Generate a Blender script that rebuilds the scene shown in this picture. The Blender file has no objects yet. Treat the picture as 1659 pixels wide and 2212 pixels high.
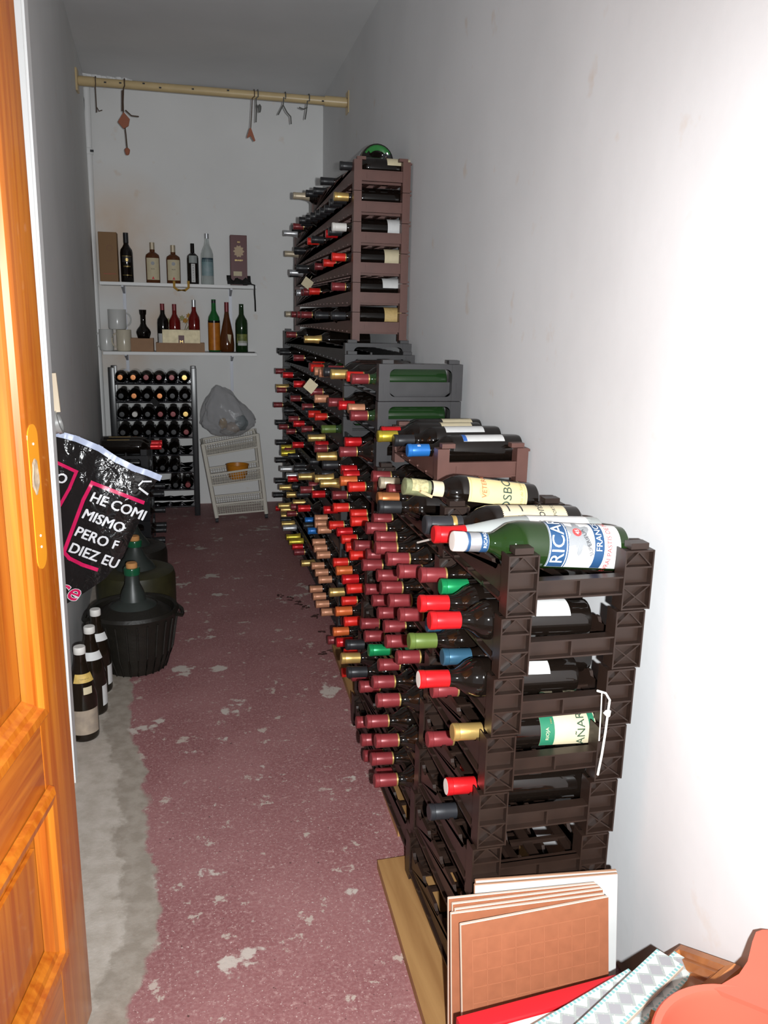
import bpy, bmesh, math, random
from mathutils import Vector, Matrix, noise
PI = math.pi
C = bpy.context.scene.collection
random.seed(7)
# ------------------------------------------------------------------ camera, world, light, exposure
FPX, YAW, PITCH, ROLL = 1790.0, 0.2335, 0.2328, 0.0224
EYE = Vector((0, 0, 1.3))
_cy, _sy, _cp, _sp = math.cos(YAW), math.sin(YAW), math.cos(PITCH), math.sin(PITCH)
FW = Vector((_sy*_cp, _cy*_cp, -_sp)); _r = Vector((_cy, -_sy, 0)); _u = _r.cross(FW)
RT = _r*math.cos(ROLL) + _u*math.sin(ROLL); UP = -_r*math.sin(ROLL) + _u*math.cos(ROLL)
cam_d = bpy.data.cameras.new('camera'); cam = bpy.data.objects.new('camera', cam_d); C.objects.link(cam)
cam_d.sensor_fit = 'VERTICAL'; cam_d.sensor_height = 36; cam_d.sensor_width = 27; cam_d.lens = FPX/2212*36
cam_d.clip_start = 0.02
m3 = Matrix((RT, UP, -FW)).transposed(); cam.matrix_world = Matrix.Translation(EYE) @ m3.to_4x4()
bpy.context.scene.camera = cam
w = bpy.data.worlds.new('world'); bpy.context.scene.world = w; w.use_nodes = True
w.node_tree.nodes['Background'].inputs[0].default_value = (0.85, 0.92, 1.0, 1)
w.node_tree.nodes['Background'].inputs[1].default_value = 0.50  # ambient fill, added from the open space behind the camera
fl = bpy.data.lights.new('camera_flash', 'SPOT'); fl.energy = 312; fl.spot_size = math.radians(112); fl.spot_blend = 1.0
fl.shadow_soft_size = 0.012; fl.color = (0.955, 0.985, 1.0)
flo = bpy.data.objects.new('camera_flash', fl); C.objects.link(flo)
flo.matrix_world = Matrix.Translation(EYE + RT*0.068 - UP*0.030 - FW*0.10) @ m3.to_4x4()
vs = bpy.context.scene.view_settings
vs.view_transform = 'Standard'; vs.look = 'None'; vs.gamma = 1; vs.use_curve_mapping = False; vs.exposure = 0.0

def at(px, py, ax, val):
    d = FW + RT*((px-829.5)/FPX) - UP*((py-1106)/FPX)
    return EYE + d*((val-EYE[ax])/d[ax])
def proj(P):
    d = Vector(P)-EYE; z = d.dot(FW)
    return 829.5+FPX*d.dot(RT)/z, 1106-FPX*d.dot(UP)/z
# ------------------------------------------------------------------ materials
M = {}
def mat(name, col, rough=0.5, metal=0.0, spec=0.5, trans=0.0, alpha=1.0, ior=1.45, noise_amt=0.0, nscale=40, bump=0.0, col2=None, stretch=None, coat=0.0, emit=None):
    if name in M: return M[name]
    m = bpy.data.materials.new(name); m.use_nodes = True; nt = m.node_tree; N = nt.nodes; L = nt.links
    b = N['Principled BSDF']; c = (*col, 1)
    b.inputs['Base Color'].default_value = c; b.inputs['Roughness'].default_value = rough
    b.inputs['Metallic'].default_value = metal; b.inputs['Specular IOR Level'].default_value = spec
    b.inputs['Transmission Weight'].default_value = trans; b.inputs['Alpha'].default_value = alpha; b.inputs['IOR'].default_value = ior
    b.inputs['Coat Weight'].default_value = coat; b.inputs['Coat Roughness'].default_value = 0.05
    if noise_amt or bump or col2:
        tc = N.new('ShaderNodeTexCoord'); mp = N.new('ShaderNodeMapping'); L.new(tc.outputs['Object'], mp.inputs[0])
        if stretch: mp.inputs['Scale'].default_value = stretch
        nz = N.new('ShaderNodeTexNoise'); nz.inputs['Scale'].default_value = nscale; nz.inputs['Detail'].default_value = 5
        L.new(mp.outputs[0], nz.inputs['Vector'])
        if noise_amt or col2:
            cr = N.new('ShaderNodeValToRGB'); cr.color_ramp.elements[0].position = 0.3; cr.color_ramp.elements[1].position = 0.7
            k = 1-noise_amt; c2 = col2 if col2 else tuple(x*k for x in col)
            cr.color_ramp.elements[0].color = (*c2, 1); cr.color_ramp.elements[1].color = c
            L.new(nz.outputs[0], cr.inputs[0]); L.new(cr.outputs[0], b.inputs['Base Color'])
        if bump:
            bp = N.new('ShaderNodeBump'); bp.inputs['Strength'].default_value = bump; bp.inputs['Distance'].default_value = 0.01
            L.new(nz.outputs[0], bp.inputs['Height']); L.new(bp.outputs[0], b.inputs['Normal'])
    M[name] = m; return m
def plaster(name, col, stains=True):
    m = mat(name, col, 0.75, spec=0.25); nt = m.node_tree; N = nt.nodes; L = nt.links; b = N['Principled BSDF']
    tc = N.new('ShaderNodeTexCoord')
    n1 = N.new('ShaderNodeTexNoise'); n1.inputs['Scale'].default_value = 2.2; n1.inputs['Detail'].default_value = 6
    n2 = N.new('ShaderNodeTexNoise'); n2.inputs['Scale'].default_value = 9; n2.inputs['Detail'].default_value = 8
    L.new(tc.outputs['Object'], n1.inputs[0]); L.new(tc.outputs['Object'], n2.inputs[0])
    cr = N.new('ShaderNodeValToRGB'); cr.color_ramp.elements[0].position = 0.3; cr.color_ramp.elements[1].position = 0.65
    cr.color_ramp.elements[0].color = (*[c*0.93 for c in col], 1); cr.color_ramp.elements[1].color = (*col, 1)
    L.new(n1.outputs[0], cr.inputs[0]); out = cr.outputs[0]
    if stains:
        c2 = N.new('ShaderNodeValToRGB'); c2.color_ramp.elements[0].position = 0.66; c2.color_ramp.elements[1].position = 0.8
        L.new(n2.outputs[0], c2.inputs[0])
        mx = N.new('ShaderNodeMix'); mx.data_type = 'RGBA'; L.new(c2.outputs[0], mx.inputs[0]); L.new(out, mx.inputs[6])
        mx.inputs[7].default_value = (col[0]*0.9, col[1]*0.78, col[2]*0.68, 1); out = mx.outputs[2]
    L.new(out, b.inputs['Base Color'])
    n3 = N.new('ShaderNodeTexNoise'); n3.inputs['Scale'].default_value = 7; n3.inputs['Detail'].default_value = 7; n3.inputs['Roughness'].default_value = 0.6
    L.new(tc.outputs['Object'], n3.inputs[0])
    bp = N.new('ShaderNodeBump'); bp.inputs['Strength'].default_value = 0.10; bp.inputs['Distance'].default_value = 0.012
    L.new(n3.outputs[0], bp.inputs['Height']); L.new(bp.outputs[0], b.inputs['Normal'])
    return m
WALL = plaster('wall_plaster', (0.82, 0.82, 0.81)); RWALL = plaster('right_wall_plaster_dimmed', (0.74, 0.74, 0.745)); CEIL = plaster('ceiling_plaster', (0.78, 0.78, 0.78), False)  # same paint throughout; right wall colour darkened to offset the close flash
BACKW = plaster('back_wall_plaster_lifted', (0.84, 0.835, 0.82))  # wall colour lightened to make up for flash falloff with distance
def damp():
    nt = BACKW.node_tree; N = nt.nodes; L = nt.links; b = N['Principled BSDF']; src = b.inputs['Base Color'].links[0].from_socket
    tc = N.new('ShaderNodeTexCoord'); nz = N.new('ShaderNodeTexNoise'); nz.inputs['Scale'].default_value = 5; nz.inputs['Detail'].default_value = 6; L.new(tc.outputs['Object'], nz.inputs[0])
    fac = None
    for c, rad in (((-.40, 5.757, 1.75), .45), ((-.15, 5.757, 1.20), .30), ((-.42, 5.757, 1.0), .25)):
        v = N.new('ShaderNodeVectorMath'); v.operation = 'DISTANCE'; L.new(tc.outputs['Object'], v.inputs[0]); v.inputs[1].default_value = c
        mr = N.new('ShaderNodeMapRange'); mr.inputs[1].default_value = rad; mr.inputs[2].default_value = 0; L.new(v.outputs['Value'], mr.inputs[0])
        if fac is None: fac = mr.outputs[0]
        else:
            a = N.new('ShaderNodeMath'); a.operation = 'MAXIMUM'; L.new(fac, a.inputs[0]); L.new(mr.outputs[0], a.inputs[1]); fac = a.outputs[0]
    mu = N.new('ShaderNodeMath'); mu.operation = 'MULTIPLY'; L.new(fac, mu.inputs[0]); L.new(nz.outputs[0], mu.inputs[1])
    mx = N.new('ShaderNodeMix'); mx.data_type = 'RGBA'; L.new(mu.outputs[0], mx.inputs[0]); L.new(src, mx.inputs[6]); mx.inputs[7].default_value = (.72, .46, .25, 1); L.new(mx.outputs[2], b.inputs['Base Color'])
damp()
def floor_mat():
    m = mat('painted_concrete', (0.3, 0.1, 0.1), 0.55, spec=0.35); nt = m.node_tree; N = nt.nodes; L = nt.links; b = N['Principled BSDF']
    tc = N.new('ShaderNodeTexCoord'); sx = N.new('ShaderNodeSeparateXYZ'); L.new(tc.outputs['Object'], sx.inputs[0])
    def tex(sc, det=6, ro=0.55):
        n = N.new('ShaderNodeTexNoise'); n.inputs['Scale'].default_value = sc; n.inputs['Detail'].default_value = det; n.inputs['Roughness'].default_value = ro
        L.new(tc.outputs['Object'], n.inputs[0]); return n.outputs[0]
    def math_(op, a, c=None, v=None):
        n = N.new('ShaderNodeMath'); n.operation = op
        for i, q in enumerate((a, c)):
            if q is None: continue
            if isinstance(q, (int, float)): n.inputs[i].default_value = q
            else: L.new(q, n.inputs[i])
        return n.outputs[0]
    def ramp(v, a, c, ca=(0, 0, 0), cb=(1, 1, 1)):
        n = N.new('ShaderNodeValToRGB'); n.color_ramp.elements[0].position = a; n.color_ramp.elements[1].position = c
        n.color_ramp.elements[0].color = (*ca, 1); n.color_ramp.elements[1].color = (*cb, 1); L.new(v, n.inputs[0]); return n.outputs[0]
    def mix(f, a, c):
        n = N.new('ShaderNodeMix'); n.data_type = 'RGBA'; L.new(f, n.inputs[0])
        for i, q in ((6, a), (7, c)):
            if isinstance(q, tuple): n.inputs[i].default_value = (*q, 1)
            else: L.new(q, n.inputs[i])
        return n.outputs[2]
    fine = tex(130, 4, 0.7); mid = tex(26, 6); big = tex(3.5, 5); tiny = tex(320, 2)
    big2 = tex(1.6, 3)
    red = mix(ramp(big, 0.38, 0.62), (0.245, 0.098, 0.10), (0.30, 0.135, 0.135))
    red = mix(ramp(fine, 0.45, 0.70), red, (0.36, 0.19, 0.185))
    red = mix(ramp(tex(60, 6, .7), 0.56, 0.66), red, (0.42, 0.25, 0.235))
    red = mix(ramp(tex(170, 3, .6), 0.635, 0.66), red, (0.55, 0.42, 0.39))
    red = mix(ramp(tex(13, 9, 0.68), 0.605, 0.63), red, (0.47, 0.38, 0.33))
    red = mix(ramp(tex(5.3, 10, 0.6), 0.615, 0.635), red, (0.52, 0.45, 0.40))
    red = mix(ramp(tex(90, 3), 0.285, 0.31, (1, 1, 1), (0, 0, 0)), red, (0.10, 0.05, 0.045))
    cem = mix(ramp(mid, 0.35, 0.65), (0.40, 0.345, 0.29), (0.50, 0.44, 0.385)); cem = mix(ramp(fine, 0.6, 0.75), cem, (0.56, 0.5, 0.45))
    dark = mix(ramp(mid, 0.4, 0.6), (0.29, 0.245, 0.20), (0.36, 0.31, 0.26))
    # boundary: x = b(y) + noise   (b is a curve through the traced edge of the red paint)
    fc = N.new('ShaderNodeFloatCurve'); cu = fc.mapping.curves[0]
    pts = [(0.0, -0.19), (1.30, -0.155), (1.45, -0.136), (1.56, -0.100), (1.73, -0.105), (1.93, -0.138), (2.25, -0.155), (2.51, -0.216), (2.82, -0.227), (3.6, -0.30), (6.0, -0.52)]
    while len(cu.points) < len(pts): cu.points.new(0.5, 0.5)
    for q, (yy, xx) in zip(cu.points, pts): q.location = (yy/6.0, xx+0.6); q.handle_type = 'VECTOR'
    fc.mapping.use_clip = False; fc.mapping.update()
    L.new(math_('DIVIDE', sx.outputs['Y'], 6.0), fc.inputs['Value'])
    wob = math_('MULTIPLY', math_('SUBTRACT', tex(14, 7, 0.6), 0.5), 0.07)
    d = math_('ADD', math_('SUBTRACT', math_('ADD', sx.outputs['X'], 0.6), fc.outputs[0]), wob)
    edge = ramp(math_('ADD', math_('MULTIPLY', d, 30), 0.5), 0.35, 0.65)
    wob2 = math_('MULTIPLY', math_('SUBTRACT', tex(9, 7, 0.65), 0.5), 0.12)
    d2 = math_('ADD', math_('ADD', d, 0.075), wob2)
    edge2 = ramp(math_('ADD', math_('MULTIPLY', d2, 30), 0.5), 0.3, 0.7)
    col = mix(edge, mix(edge2, cem, dark), red)
    L.new(col, b.inputs['Base Color'])
    bp = N.new('ShaderNodeBump'); bp.inputs['Strength'].default_value = 0.22; bp.inputs['Distance'].default_value = 0.004
    L.new(fine, bp.inputs['Height']); L.new(bp.outputs[0], b.inputs['Normal'])
    return m
def wood(name, c1, c2, scale=(2, 2, 40), rough=0.4, coat=0.0):
    m = mat(name, c1, rough, coat=coat); nt = m.node_tree; N = nt.nodes; L = nt.links; b = N['Principled BSDF']
    tc = N.new('ShaderNodeTexCoord'); mp = N.new('ShaderNodeMapping'); mp.inputs['Scale'].default_value = scale
    L.new(tc.outputs['Object'], mp.inputs[0])
    n = N.new('ShaderNodeTexNoise'); n.inputs['Scale'].default_value = 1.6; n.inputs['Detail'].default_value = 6; n.inputs['Distortion'].default_value = 0.5
    L.new(mp.outputs[0], n.inputs[0])
    cr = N.new('ShaderNodeValToRGB'); cr.color_ramp.elements[0].position = 0.35; cr.color_ramp.elements[1].position = 0.65
    cr.color_ramp.elements[0].color = (*c2, 1); cr.color_ramp.elements[1].color = (*c1, 1)
    L.new(n.outputs[0], cr.inputs[0]); L.new(cr.outputs[0], b.inputs['Base Color'])
    return m
PINE = wood('varnished_pine', (0.54, 0.165, 0.014), (0.38, 0.082, 0.006), (38, 38, 1.2), 0.33, 0.4)
PINEH = wood('varnished_pine_rail', (0.60, 0.175, 0.016), (0.40, 0.085, 0.007), (2, 2, 38), 0.33, 0.4)
PLANK = wood('raw_plank', (0.36, 0.20, 0.075), (0.26, 0.13, 0.045), (22, 1.5, 20), 0.6)
FRAMEW = wood('brown_frame_wood', (0.45, 0.17, 0.05), (0.33, 0.11, 0.03), (12, 12, 12), 0.4, 0.3)
SLATW = wood('pale_slat_wood', (0.72, 0.60, 0.44), (0.62, 0.50, 0.36), (20, 20, 2), 0.6)
BROWN_DK = mat('dark_brown_plastic', (0.025, 0.0135, 0.0095), 0.38, spec=0.5, noise_amt=0.3, nscale=18, bump=0.04)
BROWN = mat('brown_plastic', (0.125, 0.055, 0.043), 0.45, noise_amt=0.2, nscale=18)
GREYP = mat('charcoal_plastic', (0.042, 0.040, 0.042), 0.45, noise_amt=0.2, nscale=18)
BLACKP = mat('black_plastic', (0.014, 0.014, 0.016), 0.25, noise_amt=0.2)
REDP = mat('red_emblem_paint', (0.55, 0.06, 0.04), 0.5)
GLASS_DK = mat('dark_wine_glass', (0.006, 0.004, 0.003), 0.06, spec=0.6)
GLASS_GR = mat('green_wine_glass', (0.012, 0.035, 0.010), 0.06, spec=0.6)
GLASS_BR = mat('brown_spirit_glass', (0.10, 0.03, 0.008), 0.06, spec=0.6)
GLASS_G2 = mat('clear_green_glass', (0.014, 0.036, 0.008), 0.03, trans=0.25, ior=1.45, spec=.6)
GLASS_CL = mat('clear_glass', (0.75, 0.80, 0.78), 0.04, trans=0.6, ior=1.4)
GLASS_OL = mat('olive_demijohn_glass', (0.030, 0.036, 0.014), 0.12, spec=0.6)
ROSE = mat('red_liqueur_glass', (0.16, 0.008, 0.006), 0.06, spec=0.6)
AMBER = mat('amber_glass', (0.42, 0.11, 0.008), 0.08, spec=0.6)
PAPER = mat('cream_paper', (0.62, 0.54, 0.36), 0.6, noise_amt=0.08, nscale=60)
PAPERW = mat('white_paper', (0.64, 0.64, 0.63), 0.6, noise_amt=0.06, nscale=60)
PAPERO = mat('ochre_paper', (0.60, 0.42, 0.17), 0.6, noise_amt=0.2, nscale=90)
INK = mat('black_ink', (0.03, 0.03, 0.035), 0.6); NAVY = mat('navy_print', (0.015, 0.06, 0.15), 0.55)
REDINK = mat('red_print', (0.62, 0.05, 0.05), 0.55); GREENP = mat('green_print', (0.02, 0.17, 0.09), 0.55)
WHITE = mat('white_paint', (0.88, 0.88, 0.87), 0.5); GOLDP = mat('gold_print', (0.55, 0.40, 0.14), 0.35, metal=0.5)
CHROME = mat('chrome', (0.62, 0.62, 0.60), 0.28, metal=0.55); STEEL = mat('grey_steel', (0.42, 0.43, 0.47), 0.45, metal=0.25)
CARD = mat('brown_cardboard', (0.36, 0.21, 0.12), 0.8, noise_amt=0.1, nscale=30)
CAPS = {}
for nm, col, me, ro in [('maroon', (0.21, 0.028, 0.032), .15, .35), ('red', (0.60, 0.012, 0.016), .3, .3), ('scarlet', (0.66, 0.02, 0.012), .1, .4), ('black', (0.018, 0.018, 0.020), .1, .4),
                ('gold', (0.62, 0.42, 0.14), .7, .35), ('yellow', (0.60, 0.47, 0.05), .7, .35), ('green', (0.01, 0.26, 0.085), .4, .3), ('blue', (0.02, 0.16, 0.50), .2, .35),
                ('teal', (0.035, 0.105, 0.17), .4, .3), ('peach', (0.56, 0.25, 0.14), .2, .4), ('silver', (0.55, 0.56, 0.58), .7, .35), ('grey', (0.024, 0.025, 0.029), .2, .4),
                ('white', (0.70, 0.68, 0.64), 0, .5), ('orange', (0.62, 0.13, 0.03), .2, .4), ('copper', (0.45, 0.17, 0.06), .6, .35), ('cork', (0.58, 0.42, 0.26), 0, .8), ('olive', (0.10, 0.15, 0.03), .1, .4), ('tan', (0.50, 0.42, 0.30), .3, .4)]:
    CAPS[nm] = mat(nm+'_capsule_foil', col, ro, metal=me)
# ------------------------------------------------------------------ mesh helpers
def newmesh(name, bm, mats, smooth=False):
    me = bpy.data.meshes.new(name); bm.normal_update(); bm.to_mesh(me); bm.free()
    for mm in (mats if isinstance(mats, (list, tuple)) else [mats]): me.materials.append(mm)
    if smooth:
        for p in me.polygons: p.use_smooth = True
        try: me.set_sharp_from_angle(angle=math.radians(40))
        except Exception: pass
    return me
def link(name, me, parent=None, loc=None, rot=None, label=None):
    o = bpy.data.objects.new(name, me); C.objects.link(o)
    if parent: o.parent = parent
    if loc is not None: o.location = loc
    if rot is not None: o.rotation_euler = rot
    if label: o['label'] = label
    return o
def obj(name, bm, mats, parent=None, smooth=False, **k): return link(name, newmesh(name, bm, mats, smooth), parent, **k)
def tag(o, label, cat, group=None, kind=None):
    o['label'] = label; o['category'] = cat
    if group: o['group'] = group
    if kind: o['kind'] = kind
    return o
def thing(name, label, cat, loc=(0, 0, 0), rot=(0, 0, 0), group=None):
    o = bpy.data.objects.new(name, None); C.objects.link(o); o.location = loc; o.rotation_euler = rot; o.empty_display_size = .05
    return tag(o, label, cat, group)
def struct(name, bm, mats, smooth=False):
    o = obj(name, bm, mats, None, smooth); o['kind'] = 'structure'; return o
def box(bm, x0, x1, y0, y1, z0, z1, mi=0, mtx=None):
    vv = [bm.verts.new(v) for v in ((x0, y0, z0), (x1, y0, z0), (x1, y1, z0), (x0, y1, z0), (x0, y0, z1), (x1, y0, z1), (x1, y1, z1), (x0, y1, z1))]
    if mtx is not None:
        for v in vv: v.co = mtx @ v.co
    for f in ((0, 3, 2, 1), (4, 5, 6, 7), (0, 1, 5, 4), (1, 2, 6, 5), (2, 3, 7, 6), (3, 0, 4, 7)):
        fc = bm.faces.new([vv[i] for i in f]); fc.material_index = mi
    return vv
def bbox(x0, x1, y0, y1, z0, z1): b = bmesh.new(); box(b, x0, x1, y0, y1, z0, z1); return b
def bar(bm, a, c, wd, dp, mi=0):      # bar between points a,c in the xz plane direction, width wd, depth dp along y
    a = Vector(a); c = Vector(c); d = c-a; L_ = d.length; d.normalize(); y = Vector((0, 1, 0)); n = d.cross(y)
    mt = Matrix((d, y, n)).transposed().to_4x4(); mt.translation = a
    box(bm, 0, L_, 0, dp, -wd/2, wd/2, mi, mt)
def bev(bm, w_, seg=2):
    bmesh.ops.bevel(bm, geom=bm.edges[:], offset=w_, segments=seg, affect='EDGES', profile=0.7); return bm
def lathe(bm, prof, seg=20, mi=0, close0=True, close1=True, sx=1, sy=1):   # prof: [(r,z[,mat])]
    rings = []
    for q in prof:
        rings.append([bm.verts.new((q[0]*sx*math.cos(2*PI*i/seg), q[0]*sy*math.sin(2*PI*i/seg), q[1])) for i in range(seg)])
    for k in range(len(rings)-1):
        for i in range(seg):
            f = bm.faces.new((rings[k][i], rings[k][(i+1) % seg], rings[k+1][(i+1) % seg], rings[k+1][i]))
            f.material_index = prof[k+1][2] if len(prof[k+1]) > 2 else mi
    if close0: bm.faces.new(rings[0][::-1]).material_index = mi
    if close1: bm.faces.new(rings[-1]).material_index = prof[-1][2] if len(prof[-1]) > 2 else mi
    return bm
def tube(bm, pts, r, seg=8, mi=0):
    pts = [Vector(p) for p in pts]; rings = []
    rr = r if isinstance(r, (list, tuple)) else [r]*len(pts)
    ref = Vector((0, 0, 1))
    for i, p in enumerate(pts):
        d = (pts[min(i+1, len(pts)-1)]-pts[max(i-1, 0)]).normalized()
        if abs(d.dot(ref)) > .95: ref = Vector((1, 0, 0))
        a = d.cross(ref).normalized(); b2 = d.cross(a)
        rings.append([bm.verts.new(p+(a*math.cos(2*PI*j/seg)+b2*math.sin(2*PI*j/seg))*rr[i]) for j in range(seg)])
    for k in range(len(rings)-1):
        for j in range(seg):
            bm.faces.new((rings[k][j], rings[k][(j+1) % seg], rings[k+1][(j+1) % seg], rings[k+1][j])).material_index = mi
    bm.faces.new(rings[0][::-1]).material_index = mi; bm.faces.new(rings[-1]).material_index = mi
    return bm
def prism(bm, poly, y0, y1, mi=0, axis='y'):   # poly of (a,z) extruded
    def P(a, z, y): return (a, y, z) if axis == 'y' else (y, a, z)
    A = [bm.verts.new(P(a, z, y0)) for a, z in poly]; B = [bm.verts.new(P(a, z, y1)) for a, z in poly]; n = len(poly)
    for i in range(n): bm.faces.new((A[i], A[(i+1) % n], B[(i+1) % n], B[i])).material_index = mi
    bmesh.ops.triangulate(bm, faces=[bm.faces.new(A[::-1]), bm.faces.new(B)])
    return bm
def textbm(s, size, align='CENTER', bold=0.0, shear=0.0):
    cu = bpy.data.curves.new('t', 'FONT'); cu.body = s; cu.size = size; cu.align_x = align; cu.align_y = 'CENTER'; cu.offset = bold; cu.shear = shear
    cu.resolution_u = 3
    o = bpy.data.objects.new('t', cu); C.objects.link(o); dg = bpy.context.evaluated_depsgraph_get()
    me = bpy.data.meshes.new_from_object(o.evaluated_get(dg)); bm = bmesh.new(); bm.from_mesh(me)
    bpy.data.objects.remove(o); bpy.data.curves.remove(cu); bpy.data.meshes.remove(me)
    bmesh.ops.triangulate(bm, faces=bm.faces[:]); 
    for q in (.3, .22): bmesh.ops.subdivide_edges(bm, edges=[e for e in bm.edges if e.calc_length() > size*q], cuts=1); bmesh.ops.triangulate(bm, faces=[f for f in bm.faces if len(f.verts) > 3])
    return bm
# ------------------------------------------------------------------ bottles (standing, base at z=0; lying = rotated)
PROF = {
 'bordeaux': (.300, [(.030, 0), (.0355, .003), (.0370, .010), (.0370, .185), (.0358, .197), (.031, .209), (.023, .219), (.0165, .230), (.0148, .245), (.0145, .292), (.0150, .296)]),
 'burgundy': (.298, [(.034, 0), (.0385, .003), (.0400, .012), (.0400, .150), (.0385, .170), (.033, .192), (.026, .210), (.0195, .228), (.0158, .245), (.0145, .290), (.0150, .294)]),
 'champagne': (.315, [(.036, 0), (.042, .004), (.0435, .014), (.0435, .150), (.0415, .172), (.035, .200), (.0265, .226), (.0195, .250), (.016, .275), (.0155, .305), (.0165, .311)]),
 'hock': (.330, [(.032, 0), (.0365, .004), (.0375, .012), (.0375, .150), (.0350, .185), (.028, .220), (.0200, .255), (.0155, .285), (.0145, .322), (.015, .326)]),
 'litre': (.325, [(.034, 0), (.0405, .005), (.0415, .014), (.0415, .195), (.0400, .208), (.036, .224), (.027, .237), (.0185, .250), (.0160, .262), (.0158, .315), (.0165, .320)]),
 'port': (.322, [(.033, 0), (.0392, .006), (.0400, .016), (.0400, .180), (.0390, .196), (.0340, .211), (.026, .224), (.0195, .233), (.0180, .243), (.0165, .312), (.0172, .318)]),
}
MC = {}
def body_mesh(kind, gm, seg=20):
    k = ('b', kind, gm.name, seg)
    if k not in MC: MC[k] = newmesh('bottle_body', lathe(bmesh.new(), PROF[kind][1], seg), gm, True)
    return MC[k]
def cap_mesh(kind, colr, clen=.056, band=None, tip=None, seg=16):
    k = ('c', kind, colr, clen, band, tip, seg)
    if k not in MC:
        L_ = PROF[kind][0]; r1 = PROF[kind][1][-1][0]+.0012; p = PROF[kind][1]
        def rad(z):
            for a, b in zip(p, p[1:]):
                if a[1] <= z <= b[1]: return a[0]+(b[0]-a[0])*(z-a[1])/(b[1]-a[1]+1e-9)+.0010
            return r1
        z0 = L_-clen; mats = [CAPS[colr], CAPS[band] if band else CAPS[colr], CAPS[tip] if tip else CAPS[colr]]
        n = 5 if clen > .08 else 2
        pr = [(rad(z0)-.0006, z0-.0002, 0), (rad(z0), z0, 0), (rad(z0+.0035), z0+.0035, 1)]
        for i in range(1, n+1):
            z = z0+.0035+(L_-.012-z0-.0035)*i/n; pr.append((max(rad(z), r1-.0002), z, 0))
        pr += [(r1-.0004, L_-.0115, 0), (r1+.0006, L_-.0105, 0), (r1+.0006, L_-.002, 0), (r1-.0012, L_, 0), (r1-.005, L_+.0002, 2), (.001, L_-.0001, 2)]
        MC[k] = newmesh('capsule', lathe(bmesh.new(), pr, seg), mats, True)
    return MC[k]
def label_bm(r, z0, z1, half, th0=0.0, mi=0, bm=None, n=12, lift=.0004, jag=False):
    n = max(n, int(half*14))
    bm = bm or bmesh.new(); rows = []
    for i in range(n+1):
        a = th0-half+2*half*i/n; j = (.0022 if i % 2 else 0) if jag else 0
        rows.append((bm.verts.new(((r+lift)*math.cos(a), (r+lift)*math.sin(a), z0+j)), bm.verts.new(((r+lift)*math.cos(a), (r+lift)*math.sin(a), z1-j))))
    for i in range(n):
        f = bm.faces.new((rows[i][0], rows[i+1][0], rows[i+1][1], rows[i][1])); f.material_index = mi; f.smooth = True
    return bm
def wrap_text(s, size, r, zc, th0, align='CENTER', bold=0.0, lift=.0009, shear=0, rot=0):
    lift += .0007
    bm = textbm(s, size, align, bold, shear)
    for v in bm.verts:
        x, y = v.co.x, v.co.y
        if rot: x, y = x*math.cos(rot)-y*math.sin(rot), x*math.sin(rot)+y*math.cos(rot)
        a = th0+x/r; v.co = Vector(((r+lift)*math.cos(a), (r+lift)*math.sin(a), zc+y))
    return bm
LIE = (0, -PI/2, 0)        # +z (neck) points to world -x, local +x points up
TH = -0.75                 # label angle that faces up and towards the doorway
def bottle(label, group, loc, rot=LIE, kind='bordeaux', glass=None, cap='maroon', clen=.056, band=None, tip=None, seg=20, lab=None, name='wine_bottle', cat='bottle', dz=0):
    o = link(name, body_mesh(kind, glass or GLASS_DK, seg), None, loc, rot); tag(o, label, cat, group)
    if cap: link('capsule', cap_mesh(kind, cap, clen, band, tip, 24 if seg > 24 else 16), o)
    if lab:
        m_, z0, z1, half = lab[:4]; r = PROF[kind][1][3][0]; th = lab[4] if len(lab) > 4 else TH
        k = ('l', kind, m_.name, z0, z1, half, th)
        if k not in MC: MC[k] = newmesh('paper_label', label_bm(r, z0, z1, half, th), m_, True)
        link('paper_label', MC[k], o)
    return o
# ------------------------------------------------------------------ room
XR, YB, ZC = 0.90, 5.757, 2.66
LW = [(-0.395, 2.226), (-0.56, YB)]
def quad(bm, *p): return bm.faces.new([bm.verts.new(v) for v in p])
bm = bmesh.new(); box(bm, -1.6, 1.0, -1.6, YB+.1, -.1, 0); struct('floor', bm, floor_mat())
def wall_x(y): return .828+(.905-.828)*(y-1.25)/(YB-1.25)
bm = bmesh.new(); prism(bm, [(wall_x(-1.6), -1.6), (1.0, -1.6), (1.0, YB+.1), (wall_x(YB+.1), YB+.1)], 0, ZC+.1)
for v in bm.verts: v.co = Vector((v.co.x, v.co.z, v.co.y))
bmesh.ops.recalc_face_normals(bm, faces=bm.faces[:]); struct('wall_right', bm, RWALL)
bm = bmesh.new(); box(bm, LW[1][0]-.3, .99, YB, YB+.1, 0, ZC+.1); struct('wall_back', bm, BACKW)
bm = bmesh.new(); prism(bm, [(-.75, 2.226), (LW[0][0], 2.226), (LW[1][0], YB), (-.75, YB)], 0, ZC)
for v in bm.verts: v.co = Vector((v.co.x, v.co.z, v.co.y))
bmesh.ops.recalc_face_normals(bm, faces=bm.faces[:]); struct('wall_left', bm, WALL)
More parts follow.
